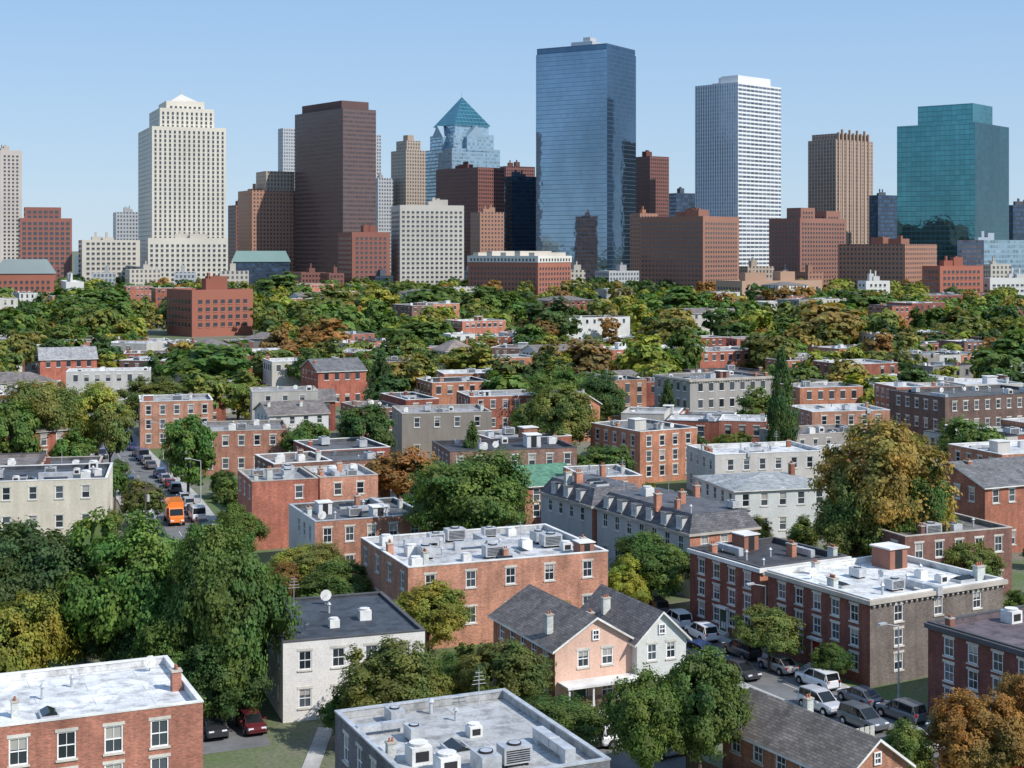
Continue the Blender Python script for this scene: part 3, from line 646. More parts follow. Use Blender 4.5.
tblock(r,0,w,0,d,0,z,(C_WHTB,C_WHTB,C_WHT,C_WHT),(.64,.65,.66)); tblock(r,w*.1,w*.85,d*.1,d*.5,z-1,z+7,S4,(.64,.65,.66)); roofbox(r,w,d,z,2,col=(.5,.5,.5))
r,w,d,z=simple(769,800,846,218,1150,STONE,(.27,.14,.11),'brown brick block with peaked attic',40,win=(3.3,3.4,1.8,1.8),name='apartment_tower',pent=2)
tblock(r,w*.05,w*.35,d*.05,d*.5,z-1,z+8,S4,(.27,.14,.11),(3.3,3.4,1.8,1.8)); tblock(r,w*.6,w*.9,d*.05,d*.5,z-1,z+6,S4,(.27,.14,.11),(3.3,3.4,1.8,1.8))
r,w,d,z=mk_tower(808,836,873,133,1450,40,None,'office_tower','tan skyscraper with vertical piers')
tblock(r,0,w,0,d,0,z-6,(C_RIB,)*4,(.38,.28,.22)); tblock(r,w*.06,w*.94,d*.06,d*.94,z-7,z,(C_RIB,)*4,(.38,.28,.22))
for i in range(9): 
    m=MB(); m.box(w*(.06+.1*i),w*(.06+.1*i)+1.6,-.8,1.5,0,z+4 if i%2 else z+1,0); ob('pier',m.mesh('pier',[STONE]),r,color=(.4,.3,.235))
simple(869,878,899,195,1420,C_DBLUE,(.1,.12,.14),'dark glass office tower',30)
r,w,d,z=mk_tower(897,975,1009,122,1150,50,None,'glass_tower','teal mirrored glass skyscraper with stepped top')
tblock(r,0,w,0,d,0,z,(C_TEAL_SHADE,C_TEAL_SHADE,C_TEAL,C_TEAL),(.1,.2,.22)); tblock(r,w*.05,w*.62,d*.05,d*.75,z-1,z+15,(C_TEAL,)*4,(.1,.25,.28)); roofbox(r,w,d,z,2,col=(.1,.2,.22))
simple(974,984,1030,240,1090,C_LBLUE,(.4,.45,.5),'low pale glass office building',22,d=30,name='office_building',cat='building')
simple(1006,1013,1045,205,1300,C_DBLUE,(.1,.1,.12),'dark glass tower',28)
simple(838,905,937,244,1080,C_RUST,(.3,.15,.11),'rust brown brick block',50,name='brick_building',cat='building')
simple(922,940,983,266,880,STONE,(.36,.13,.09),'red brick building with white window bands',25,win=(3.2,3.6,2,1.9),name='brick_building',cat='building')
simple(858,866,890,281,900,STONE,(.6,.6,.58),'white rendered building',25,win=(3.4,3.3,1.6,1.6),name='office_building',cat='building')
simple(708,742,822,281,930,STONE,(.42,.28,.2),'long tan brick building with pale roof',25,d=30,win=(3.3,3.4,1.8,1.9),name='brick_building',cat='building')
simple(60,66,84,282,900,STONE,(.62,.6,.57),'white rendered building',20,win=(3.4,3.3,1.6,1.6),name='office_building',cat='building')
r,w,d,z=simple(148,192,253,290,620,STONE,(.3,.115,.08),'six storey dark red brick block with square windows',36,d=26,win=(3.4,3.2,1.9,1.7),name='brick_building',cat='building')
simple(982,990,1040,278,900,STONE,(.55,.55,.53),'white low office building',20,win=(3.4,3.3,2.2,1.4),name='office_building',cat='building')
mats=[(C_RUST,(.34,.2,.15)),(C_TAN,(.38,.32,.25)),(C_BEIGE,(.5,.46,.4)),(C_GREY,(.4,.4,.4)),(C_DRED,(.2,.1,.08)),(C_DBLUE,(.1,.12,.15)),(C_WHT,(.6,.6,.6))]
rb=random.Random(5)
x=-40
while x<1070:
    wd=rb.uniform(18,42); Y=rb.uniform(1550,1850); yt=rb.uniform(232,256); mt,cc=rb.choice(mats)
    simple(x,x+wd*.3,x+wd,yt,Y,mt,cc,'distant mid-rise office building',28,d=rb.uniform(20,40),name='office_building',cat='building',pent=1); x+=wd*rb.uniform(.7,1.1)
x=-40
while x<1070:
    wd=rb.uniform(18,46); Y=rb.uniform(1060,1180); yt=rb.uniform(264,277); mt,cc=rb.choice(mats)
    k=(x+wd/2-512)/F*Y
    if not inside(k,Y+5,6): simple(x,x+wd*.3,x+wd,yt,Y,mt,cc,'low city building among trees',rb.choice([12,24,30]),d=rb.uniform(15,25),name='office_building',cat='building',pent=1)
    x+=wd*rb.uniform(.9,1.5)

# ------------------------------------------------------------------ streets & ground
def ground_mat():
    m,N,L,b=newmat('ground_grass'); geo=N.new('ShaderNodeNewGeometry'); p=geo.outputs['Position']
    a=ramp(N,L,noise(N,L,p,.06,5),.4,.6); c=mixc(N,L,'MIX',a,(.09,.13,.04),(.17,.155,.12))
    f=ramp(N,L,noise(N,L,p,3,4),.3,.7,.7,1.25); c=mixc(N,L,'MULTIPLY',1.,c,gray(N,L,f))
    L.new(c,b.inputs['Base Color']); b.inputs['Roughness'].default_value=.95; return m
def road_mat(name,c0,sc=.4):
    m,N,L,b=newmat(name); geo=N.new('ShaderNodeNewGeometry'); p=geo.outputs['Position']
    f=ramp(N,L,noise(N,L,p,sc,5,.7),.3,.7,.7,1.25); g=ramp(N,L,noise(N,L,p,14,2),.3,.7,.85,1.15)
    c=mixc(N,L,'MULTIPLY',1.,c0,gray(N,L,math_n(N,L,'MULTIPLY',f,g)))
    L.new(c,b.inputs['Base Color']); b.inputs['Roughness'].default_value=.9; return m
G=ground_mat(); ASPH=road_mat('asphalt',(.15,.15,.15)); CONC=road_mat('concrete_pavement',(.38,.37,.35)); LINE=flat_mat('road_paint',(.5,.5,.47),.7)
m=MB(); m.poly([(-30000,-2000,0),(30000,-2000,0),(30000,40000,0),(-30000,40000,0)]); ob('ground',m.mesh('ground',[G]),kind='structure')
STREETS=[]
def street(pts,hw,sw,line=False):
    STREETS.append((pts,hw+sw))
    P=[Vector((*p,0)) for p in pts]; N_=[]
    for i in range(len(P)):
        d=(P[min(i+1,len(P)-1)]-P[max(i-1,0)]).normalized(); N_.append(Vector((-d.y,d.x,0)))
    def strip(mb,a,b,z,mi=0,dash=False):
        for i in range(len(P)-1):
            n=int((P[i+1]-P[i]).length/3) if dash else 1
            for k in range(0,max(1,n),2 if dash else 1):
                t0,t1=k/max(1,n),(k+1)/max(1,n)
                q=[(P[i]+N_[i]*a).lerp(P[i+1]+N_[i+1]*a,t0),(P[i]+N_[i]*b).lerp(P[i+1]+N_[i+1]*b,t0),(P[i]+N_[i]*b).lerp(P[i+1]+N_[i+1]*b,t1),(P[i]+N_[i]*a).lerp(P[i+1]+N_[i+1]*a,t1)]
                q=[(v.x,v.y,z) for v in q]
                nrm=(Vector(q[1])-Vector(q[0])).cross(Vector(q[2])-Vector(q[1]))
                mb.poly(q if nrm.z>0 else q[::-1],mi)
    def wallstrip(mb,a,z0,z1):
        for i in range(len(P)-1):
            A=P[i]+N_[i]*a;B=P[i+1]+N_[i+1]*a; mb.poly([(A.x,A.y,z0),(B.x,B.y,z0),(B.x,B.y,z1),(A.x,A.y,z1)])
    m=MB(); strip(m,-hw,hw,.006); ob('road',m.mesh('road',[ASPH]),kind='structure')
    for s in(-1,1):
        m=MB(); strip(m,s*(hw+.01),s*(hw+sw),.13); wallstrip(m,s*(hw+.01),0,.13); wallstrip(m,s*(hw+sw),0,.13)
        ob('pavement',m.mesh('pavement',[CONC]),kind='structure')
    m=MB(); strip(m,-.05,.05,.012,0,True)
    ob('road_marking',m.mesh('road_marking',[LINE]),kind='structure')
S1=[(-128,420),(-95,335),(-69,263),(-50.7,216),(-38.6,180),(-29,142)]
S2=[(52,73),(45,85),(27,116.1),(16.5,136),(10.5,153),(3.5,172),(-6,205),(-14,240)]
street(S1,4.2,1.6); street(S2,2.9,1.2)
m=MB(); m.poly([(3.,104,.008),(12.5,104,.008),(14,114.5,.008),(5,111,.008)]); ob('parking_pavement',m.mesh('parking_pavement',[ASPH]),kind='structure')
m=MB(); m.poly([(-24.5,106,.008),(-17.5,109,.008),(-20.5,118,.008),(-27.5,115,.008)]); ob('parking_pavement',m.mesh('parking_pavement',[ASPH]),kind='structure')
m=MB(); m.box(-14.6,-13.4,84,113,0,.05); ob('garden_path',m.mesh('garden_path',[CONC]),kind='structure')
def near_street(x,y,mar=0.):
    for pts,hw in STREETS:
        for a,b in zip(pts,pts[1:]):
            ax,ay=a;bx,by=b;L=(bx-ax)**2+(by-ay)**2; t=max(0,min(1,((x-ax)*(bx-ax)+(y-ay)*(by-ay))/L))
            if math.hypot(x-ax-t*(bx-ax),y-ay-t*(by-ay))<hw+mar: return True
    return False

# ------------------------------------------------------------------ filler row houses
rf=random.Random(21)
BC=[((.4,.17,.1),'orange brick','brick'),((.3,.1,.065),'red brick','brick'),((.42,.15,.1),'bright brick','brick'),((.2,.1,.075),'brown brick','brick'),((.24,.07,.05),'deep red brick','brick'),((.52,.5,.45),'cream painted','stucco'),((.6,.6,.58),'white clapboard','siding'),((.3,.28,.26),'grey rendered','stucco')]
RC=[((.64,.64,.64),'white'),((.36,.36,.36),'grey'),((.13,.13,.135),'dark'),((.5,.5,.49),'pale grey'),((.24,.21,.2),'brown grey')]
nh=0
def foot_free(X,Y,ph,w,d,mar):
    c,s=math.cos(ph),math.sin(ph)
    for u in np.linspace(0,w,6):
        for v in np.linspace(0,d,4):
            x=X+u*c-v*s;y=Y+u*s+v*c
            if inside(x,y,mar) or near_street(x,y,1): return False
    return True
def fill(n,y0,y1,tmax):
    global nh
    tries=0; got=0
    while got<n and tries<tmax:
        tries+=1
        Y=y0*((y1/y0)**rf.random()); px=rf.uniform(-40,1060); X=(px-512)*Y/F
        deg=rf.choice([24,24,20,30,12,-12,38]); ph=math.radians(deg); farr=Y>480
        k=rf.choice([1,1,2,3,4]) if not farr else rf.choice([1,1,2])
        ws=[(rf.uniform(6.5,10)*(1.6 if k==1 else 1)) if not farr else rf.uniform(13,24)/k**.5 for _ in range(k)]; d=rf.uniform(9,14) if not farr else rf.uniform(12,18); z0=rf.uniform(6,9) if not farr else rf.uniform(10,15)
        W_=sum(ws)
        if not foot_free(X,Y,ph,W_,d,3.2 if not farr else 18): continue
        mx_,my_=X+W_/2*math.cos(ph),Y+W_/2*math.sin(ph)
        if not okview(mx_,my_,z0,W_/2): continue
        u=0
        for wv in ws:
            c,cn,wl=rf.choice(BC); rc,rn=rf.choice(RC); rt=rf.choice(['flat']*7+['gable_x','hip']) if k==1 else 'flat'
            z=z0+rf.uniform(-.7,.9); j=rf.uniform(.8,1.15); c=tuple(v*j for v in c)
            bld_at(X+u*math.cos(ph),Y+u*math.sin(ph),ph,wv-.04,d+rf.uniform(-1,1),z,wall=wl,col=c,roof=rt,rcol=rc if rt=='flat' else (.2,.18,.17),cop=rf.choice([COPW,COPS,COPW,COPD]),st=2 if z<8 else (3 if z<12 else 4),det=1 if Y<290 else 0,
                cl=rf.randint(2,6) if Y<500 else rf.randint(2,4),ch=rf.randint(0,2) if Y<600 else 0,bay=rf.uniform(2.1,3.3),ww=rf.choice([.9,1.,1.2]),wh=rf.choice([1.4,1.6,1.8]),rise=1.8,sides=(0,1,3) if k==1 else ((0,3) if u==0 else (0,)),drop=.1,
                frame=rf.choice([(.7,.7,.68),(.6,.58,.5),(.2,.2,.2),(.7,.7,.7)]),name='gabled_house' if rt!='flat' else 'row_house',label=f'{cn} house with {rn} {"flat" if rt=="flat" else "pitched"} roof among trees',group='houses of the neighbourhood',rr=rf)
            u+=wv; nh+=1; got+=1
fill(165,190,480,9000); fill(48,490,950,4000)

# ------------------------------------------------------------------ trees
def crown_data(seed,nleaf,leaf,npuff=26,kind='round',nsub=12,soft=0.):
    g=np.random.default_rng(seed)
    if kind=='round':
        i=np.arange(npuff)+.5; ph=np.arccos(1-2*i/npuff*.92); th=math.pi*(1+5**.5)*i+g.uniform(0,6)
        d=np.stack([np.cos(th)*np.sin(ph),np.sin(th)*np.sin(ph),np.cos(ph)],1)+g.normal(0,.26,(npuff,3))
        d/=np.linalg.norm(d,axis=1)[:,None]
        a1,a2,a3=g.uniform(0,6.28,3)
        env=1+.16*np.sin(2*th+a1)+.13*np.sin(3*ph*1.3+a2)+.08*np.sin(5*th+a3)
        rad=g.uniform(.4-.1*soft,.76-.15*soft,npuff)*env; c=d*rad[:,None]; pr=g.uniform(.2+.1*soft,.38+.08*soft,npuff)
        c[:,2]=c[:,2]*.95+.05
    else:
        t=np.sort(g.uniform(0,1,npuff))**.9; th=g.uniform(0,6.28,npuff); rr=(1-t)**.7*.72*g.uniform(.5,1.1,npuff)+.03
        c=np.stack([np.cos(th)*rr,np.sin(th)*rr,-1+1.85*t],1); pr=.14+.26*(1-t)
    ns=npuff*nsub; sp_=np.repeat(np.arange(npuff),nsub)
    sd=g.normal(0,1,(ns,3)); sd/=np.linalg.norm(sd,axis=1)[:,None]
    out0=c[sp_]/(np.linalg.norm(c[sp_],axis=1)[:,None]+1e-6)
    fl=(sd*out0).sum(1)<-.3; sd[fl]*=-1
    sc=c[sp_]+sd*(pr[sp_]*g.uniform(.55,1.1,ns))[:,None]; 
    sr=pr[sp_]*g.uniform(.28,.55,ns)
    p=sr**1.6; p/=p.sum(); idx=g.choice(ns,nleaf,p=p)
    dd=g.normal(0,1,(nleaf,3)); dd/=np.linalg.norm(dd,axis=1)[:,None]
    rr=sr[idx]*(.4+.7*g.random(nleaf)); 
    off=dd*rr[:,None]; off[:,2]*=.7
    pos=sc[idx]+off
    n=len(pos); nr=.6*dd+.9*sd[idx]+.3*out0[idx]+g.normal(0,.33,(n,3))+np.array([0,0,.4]); nr/=np.linalg.norm(nr,axis=1)[:,None]
    a=np.cross(nr,g.normal(0,1,(n,3))); a/=np.linalg.norm(a,axis=1)[:,None]; b=np.cross(nr,a)
    s=leaf*g.uniform(.55,1.35,n)[:,None]; e=g.uniform(.55,.9,n)[:,None]
    V=np.stack([pos-a*s,pos-b*s*e,pos+a*s,pos+b*s*e],1)*1.0
    V[:,1]+=nr*s*.25
    pt=g.uniform(.8,1.2,npuff); st=g.uniform(.82,1.22,ns)
    tint=pt[sp_[idx]]*st[idx]*g.uniform(.8,1.22,n)
    return V.astype(np.float32),tint.astype(np.float32),c,pr
def crown_mesh(name,seed,nleaf,leaf,npuff=26,kind='round',trunk=False,nsub=12,soft=0.):
    V,t,c,pr=crown_data(seed,nleaf,leaf,npuff,kind,nsub,soft); n=len(V)
    vl=V.reshape(-1,3).tolist(); fl=np.arange(n*4).reshape(-1,4).tolist(); tl=t.tolist(); mi=[0]*n
    for (cx,cy,cz),r_ in zip(c,pr):
        r2=r_*.62; i=len(vl)
        for v in((1,0,0),(-1,0,0),(0,1,0),(0,-1,0),(0,0,1),(0,0,-1)): vl.append([cx+v[0]*r2,cy+v[1]*r2,cz+v[2]*r2])
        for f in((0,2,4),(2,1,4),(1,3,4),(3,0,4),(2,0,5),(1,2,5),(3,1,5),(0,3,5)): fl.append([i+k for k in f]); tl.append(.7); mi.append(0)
    mats=[LEAF]
    if trunk:
        mb=MB(); mb.cyl((0,0,-1.6),(0,0,.1),.07,.03,6); i=len(vl)
        vl+= [list(v) for v in mb.v]; fl+=[[k+i for k in f] for f in mb.f]; tl+=[1.]*len(mb.f); mi+=[1]*len(mb.f); mats.append(BARK)
    me=bpy.data.meshes.new(name); me.from_pydata(vl,[],fl)
    for m_ in mats: me.materials.append(m_)
    me.polygons.foreach_set('material_index',mi)
    at=me.attributes.new('tint','FLOAT','FACE'); at.data.foreach_set('value',np.array(tl,dtype=np.float32))
    me.update(); return me
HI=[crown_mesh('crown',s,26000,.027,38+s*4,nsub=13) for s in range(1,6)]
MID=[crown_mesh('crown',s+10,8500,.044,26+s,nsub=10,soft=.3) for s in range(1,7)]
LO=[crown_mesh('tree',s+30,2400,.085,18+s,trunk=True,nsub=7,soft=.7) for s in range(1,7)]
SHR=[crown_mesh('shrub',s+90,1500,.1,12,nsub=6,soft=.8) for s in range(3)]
HIC=[crown_mesh('crown',s+50,18000,.028,80,'cone') for s in range(2)]
def trunk_mesh(seed):
    g=random.Random(seed); m=MB(); m.cyl((0,0,-.02),(.02,.01,.4),.055,.035,9); 
    m.cyl((.02,.01,.4),(0,.03,.78),.035,.012,7)
    for i in range(7):
        a=i*2.4+g.random(); z=g.uniform(.22,.5); r=g.uniform(.4,.7)
        p1=(r*.5*math.cos(a),r*.5*math.sin(a),z+.13); p2=(r*math.cos(a+.2),r*math.sin(a+.2),z+.26)
        m.cyl((.01,.0,z),p1,.022,.014,6); m.cyl(p1,p2,.014,.005,5)
    return m.mesh('trunk',[BARK],True)
TR=[trunk_mesh(i) for i in range(3)]
GREEN=(.1,.158,.04); DGREEN=(.064,.108,.036); OLIVE=(.15,.168,.048); YELG=(.235,.25,.05); ORNG=(.3,.16,.055); GOLD=(.24,.195,.06); BRNT=(.23,.14,.055)
CN={GREEN:'green leafy',DGREEN:'dark green leafy',OLIVE:'olive green leafy',YELG:'yellow-green leafy',ORNG:'orange-brown autumn',GOLD:'golden autumn',BRNT:'russet autumn'}
TP=[]
NT=0
def tree_at(X,Y,h,r,col,cone=False,rr=R,low=.12,name='tree',where='between the houses'):
    global NT
    NT+=1; TP.append((X,Y,r))
    lab=f'{CN[col]} {"conifer" if cone else "broadleaf tree"} {where}'
    j=rr.uniform(.85,1.15); c=tuple(min(1,v*j*rr.uniform(.93,1.07)) for v in col)
    sz=h*(1-low)/2
    if Y>300 and not cone:
        return ob('broadleaf_tree',rr.choice(LO),None,(X,Y,h*low+sz),rr.uniform(0,6.28),color=c,scale=(r,r,sz),label=lab,category='tree',group='trees of the neighbourhood')
    root=ob('conifer_tree' if cone else 'broadleaf_tree',None,None,(X,Y,0),rr.uniform(0,6.28),label=lab,category='tree',group='trees of the neighbourhood')
    ob('trunk',rr.choice(TR),root,(0,0,0),0,scale=(min(r,h*.4),min(r,h*.4),h*.95))
    me=rr.choice(HIC) if cone else (rr.choice(HI) if Y<175 or r>6 else rr.choice(MID))
    ob('crown',me,root,(0,0,h*low+sz),0,color=c,scale=(r,r*rr.uniform(.88,1.05),sz))
    return root
def tree(xl,xr,yt,yb,col,cone=False,**k):
    Y=F*H/(yb-HZ); s=F/Y; X=((xl+xr)/2-512)/s; r=(xr-xl)/2/s; h=(yb-yt)/s
    return tree_at(X,Y,h,r*1.1,col,cone,**k)
for a in [(-25,105,508,695,DGREEN),(60,190,505,702,GREEN),(118,205,545,695,OLIVE),(-35,60,583,722,YELG),(130,215,600,722,GREEN),(0,70,520,650,GREEN),(215,285,570,690,GREEN),(160,230,520,640,GREEN),(95,170,610,705,DGREEN),(168,282,512,720,GREEN),(180,262,620,728,DGREEN)]: tree(*a,low=.02)
for a in [
    (415,530,442,575,GREEN),(820,948,415,585,GOLD),(815,890,470,590,OLIVE),(880,945,455,590,GREEN),(0,80,372,480,OLIVE),(60,132,380,470,YELG),(-20,40,395,490,GREEN),(90,130,400,475,OLIVE),(160,262,338,410,GREEN),(160,216,410,500,GREEN),(335,395,400,475,DGREEN),
    (515,597,380,470,OLIVE),(555,622,338,400,BRNT),(615,672,335,395,YELG),(660,705,330,390,GREEN),(360,436,448,515,ORNG),(410,450,470,520,GREEN),
    (612,690,528,610,GREEN),(605,690,665,800,GREEN),(650,748,640,790,GREEN),(340,450,640,745,OLIVE),(455,552,635,728,OLIVE),(385,470,578,660,YELG),(515,602,692,765,GREEN),
    (930,1020,688,800,ORNG),(985,1060,675,790,ORNG),(738,800,605,672,OLIVE),(812,850,640,685,GREEN),(938,1005,418,490,GREEN),(905,965,500,585,YELG),(935,1000,540,600,OLIVE),(880,935,720,800,OLIVE),
    (440,500,345,385,YELG),(785,870,300,360,GOLD),(860,900,330,385,BRNT),(290,330,420,470,GREEN),(215,262,500,570,GREEN),(285,345,540,600,OLIVE),(690,745,415,455,OLIVE),(735,790,385,440,GREEN),
    (120,165,480,530,OLIVE),(100,130,460,510,GREEN),(600,650,560,620,YELG),(655,720,690,770,GREEN),(570,640,440,500,GREEN),(880,930,350,395,OLIVE),(0,40,330,380,OLIVE),(300,380,560,620,GREEN),(265,330,545,600,YELG),(430,480,650,715,GREEN),(320,370,690,745,GREEN),(560,600,700,748,OLIVE),
    (250,310,272,312,GREEN),(300,360,286,335,OLIVE),(355,400,285,330,YELG),(400,470,284,330,GREEN),(460,520,286,330,GREEN),(520,580,300,350,DGREEN),(655,715,286,330,GREEN),(740,800,330,385,OLIVE),(300,350,318,365,ORNG),(60,130,288,335,GREEN),(830,900,292,335,GREEN),(930,990,310,355,OLIVE),(385,450,318,372,GREEN),(640,700,318,368,OLIVE),(985,1050,330,385,GREEN)]:
    tree(*a)
for a in [(762,802,345,480,DGREEN),(362,400,350,420,DGREEN),(655,680,378,440,DGREEN),(455,490,420,500,DGREEN)]: tree(*a,cone=True,low=.06)
rt_=random.Random(33)
cols=[GREEN]*8+[DGREEN]*4+[OLIVE]*6+[YELG]*4+[GOLD]*2+[BRNT,ORNG]
tries=0
while NT<296 and tries<30000:
    tries+=1
    t=rt_.random(); Y=128*((560/128)**(t**.75)); px=rt_.uniform(-60,1080); X=(px-512)*Y/F
    r=rt_.uniform(2.,4.4) if Y<260 else rt_.uniform(4,7.2); h=r*rt_.uniform(1.7,2.3)
    if Y>260: h=min(h,12)
    if Y<200: r*=.75;h*=.72
    if inside(X,Y,r*.4) or near_street(X,Y,r*.4): continue
    if not okview(X,Y,h*.93,r*.8): continue
    if any(math.hypot(X-a,Y-b)<(r+c)*.55 for a,b,c in TP): continue
    tree_at(X,Y,h,r,rt_.choice(cols),rr=rt_)
ns=0
while ns<110:
    Y=100*((230/100)**rt_.random()); px=rt_.uniform(0,1024); X=(px-512)*Y/F; r=rt_.uniform(.8,1.9)
    ns+=1
    if inside(X,Y,r*.6) or near_street(X,Y,r): continue
    if (3<X<15 and 102<Y<117) or (-29<X<-12 and 82<Y<119): continue
    col=rt_.choice(cols); c=tuple(v*rt_.uniform(.8,1.1) for v in col)
    ob('shrub',rt_.choice(SHR),None,(X,Y,r*.6),rt_.uniform(0,6),color=c,scale=(r,r,r*.8),label=CN[col].replace(' leafy','')+' rounded shrub in a back garden',category='shrub',group='shrubs in the gardens')
VV=[];TT=[];CC=[]; far=[crown_data(70+s,800,.13,12,nsub=6,soft=1.)[:2] for s in range(6)]; cnt=0
WP=[]
for k in range(16000):
    Y=290*((1450/290)**(rt_.random()**.7)); px=rt_.uniform(-60,1080); X=(px-512)*Y/F
    r=rt_.uniform(4.5,9.5); h=r*rt_.uniform(1.7,2.3)
    h=min(h,11.5) if Y<520 else min(h*1.1,18)
    if inside(X,Y,r*.5) or near_street(X,Y,r*.3): continue
    if not okview(X,Y,h*.93,r*.8): continue
    if Y<520 and inside(X,Y+9,1) and rt_.random()<.6: continue
    if Y<580 and any(math.hypot(X-a,Y-b)<(r+c)*.55 for a,b,c in TP): continue
    if any(abs(X-a)<14 and math.hypot(X-a,Y-b)<(r+c)*(.6 if Y<600 else .8) for a,b,c in WP): continue
    WP.append((X,Y,r))
    V,T=rt_.choice(far); a=rt_.uniform(0,6.28); c_,s_=math.cos(a),math.sin(a)
    V=V.copy(); x=V[...,0]*c_-V[...,1]*s_; y=V[...,0]*s_+V[...,1]*c_
    V[...,0]=x*r+X;V[...,1]=y*r+Y;V[...,2]=(V[...,2]*.9+.9)*h*.5+.5
    VV.append(V);TT.append(T); col=np.array(rt_.choice(cols))*rt_.uniform(.85,1.2); CC.append(np.repeat(col[None],len(V),0)); cnt+=1
    if cnt>1200: break
V=np.concatenate(VV);T=np.concatenate(TT);C=np.concatenate(CC); n=len(V)
me=bpy.data.meshes.new('wood'); me.vertices.add(n*4); me.vertices.foreach_set('co',V.reshape(-1).astype(np.float32))
me.loops.add(n*4); me.loops.foreach_set('vertex_index',np.arange(n*4,dtype=np.int32)); me.polygons.add(n)
me.polygons.foreach_set('loop_start',np.arange(0,n*4,4,dtype=np.int32)); me.update(calc_edges=True)
at=me.attributes.new('tint','FLOAT','FACE'); at.data.foreach_set('value',T)
at=me.attributes.new('leafcol','FLOAT_COLOR','CORNER'); c4=np.ones((n*4,4),dtype=np.float32); c4[:,:3]=np.repeat(C,4,0); at.data.foreach_set('color',c4.ravel())
me.materials.append(LEAFS); ob('distant_woodland',me,kind='stuff',label='far-off mixed green tree canopy below the towers',category='woodland')

# ------------------------------------------------------------------ vehicles
def loft(mb,rings,mi=0,cap=True):
    n=len(rings[0])
    for a,b in zip(rings,rings[1:]):
        for i in range(n):
            j=(i+1)%n; mb.poly([a[i],b[i],b[j],a[j]],mi)
    if cap: mb.poly(rings[0],mi); mb.poly(rings[-1][::-1],mi)
def car_kit(body,cab,roofz):
    b=MB(); rings=[]
    for x,w,zb,zt in body:
        rings.append([(x,-w*.9,zb),(x,w*.9,zb),(x,w,zb+.16),(x,w*1.0,zt-.16),(x,w*.9,zt),(x,-w*.9,zt),(x,-w,zt-.16),(x,-w,zb+.16)])
    loft(b,rings)
    g=MB(); rg=[]
    for x,wb,wt,zb,zt in cab: rg.append([(x,-wb,zb-.06),(x,wb,zb-.06),(x,wt,zt),(x,-wt,zt)])
    loft(g,rg)
    c=cab
    tops=[k for k in c if k[4]>roofz-.12]
    rr_=[]
    for x,wb,wt,zb,zt in tops: rr_.append([(x,-wt-.02,zt-.05),(x,wt+.02,zt-.05),(x,wt-.06,zt+.04),(x,-wt+.06,zt+.04)])
    loft(b,rr_)
    for s in(-1,1):
        for p,q in zip(c,c[1:]):
            b.cyl((p[0],s*p[2],p[4]),(q[0],s*q[2],q[4]),.04,.04,4)
        for k in tops[1:-1]+tops[:1]: b.cyl((k[0],s*k[2],k[4]),(k[0]-.02,s*k[1],k[3]),.045,.045,4)
        b.box(.55,.75,s*.98-.1,s*.98+.1,.93,1.07,0)
    return b,g
def wheelm():
    t=MB(); t.cyl((0,-.11,0),(0,.11,0),.33,.33,18); a=t.mesh('wheel',[TYRE],False)
    r=MB()
    r.cyl((0,-.125,0),(0,.125,0),.2,.2,12)
    return a,r.mesh('rim',[RIM])
WH,RM=wheelm()
def mk_proto(name,body,cab,rz,wx,fx,bx,wy=.83):
    b,g=car_kit(body,cab,rz)
    for x in wx:
        for s in(-1,1): b.cyl((x,s*(wy-.05),.36),(x,s*(wy+.085),.36),.4,.4,16,1)
    hl=MB(); hl.box(-.05,.06,-.2,.2,-.08,.08); tl=MB(); tl.box(-.06,.05,-.14,.14,-.12,.12)
    return dict(name=name,body=b.mesh('body',[PAINT,TYRE]),glass=g.mesh('glasshouse',[CARGLASS]),wx=wx,fx=fx,bx=bx,wy=wy,hl=hl.mesh('headlight',[LIGHTW]),tl=tl.mesh('tail_light',[LIGHTR]))
SEDAN=mk_proto('sedan',[(-2.28,.7,.42,.8),(-2.1,.82,.28,.92),(-1.5,.89,.22,.96),(-.6,.91,.2,.95),(.6,.91,.2,.93),(1.3,.89,.22,.86),(1.95,.84,.26,.77),(2.22,.7,.38,.64)],
  [(-1.85,.74,.7,.94,.95),(-1.15,.78,.62,.95,1.38),(.0,.8,.64,.95,1.43),(.35,.8,.62,.95,1.38),(1.15,.76,.7,.88,.9)],1.4,(-1.38,1.36),2.12,-2.2)
SUV=mk_proto('suv',[(-2.28,.78,.45,1.0),(-2.15,.86,.32,1.05),(-1.5,.92,.26,1.07),(-.6,.93,.25,1.06),(.6,.93,.25,1.05),(1.3,.91,.27,1.0),(2.,.87,.32,.92),(2.22,.76,.42,.78)],
  [(-2.15,.8,.7,1.04,1.08),(-1.95,.82,.68,1.05,1.62),(-.4,.82,.7,1.05,1.7),(.3,.82,.68,1.05,1.64),(1.1,.78,.72,1.02,1.04)],1.68,(-1.4,1.4),2.12,-2.22,.85)
VAN=mk_proto('van',[(-2.6,.9,.4,1.2),(-2.5,.95,.35,1.3),(-1.5,.97,.3,1.3),(.5,.97,.3,1.3),(1.5,.96,.3,1.22),(2.3,.92,.35,1.1),(2.55,.8,.45,.9)],
  [(-2.52,.93,.86,1.28,2.15),(-1.,.94,.88,1.28,2.2),(.8,.94,.86,1.28,2.15),(1.1,.93,.84,1.28,2.1),(2.,.88,.8,1.18,1.22)],2.15,(-1.6,1.6),2.42,-2.52,.9)
PC=[((.03,.03,.035),'black'),((.5,.5,.52),'silver'),((.72,.72,.72),'white'),((.12,.13,.15),'dark grey'),((.25,.02,.02),'red'),((.03,.06,.16),'blue'),((.3,.3,.31),'grey'),((.05,.05,.055),'black'),((.1,.11,.12),'dark grey')]
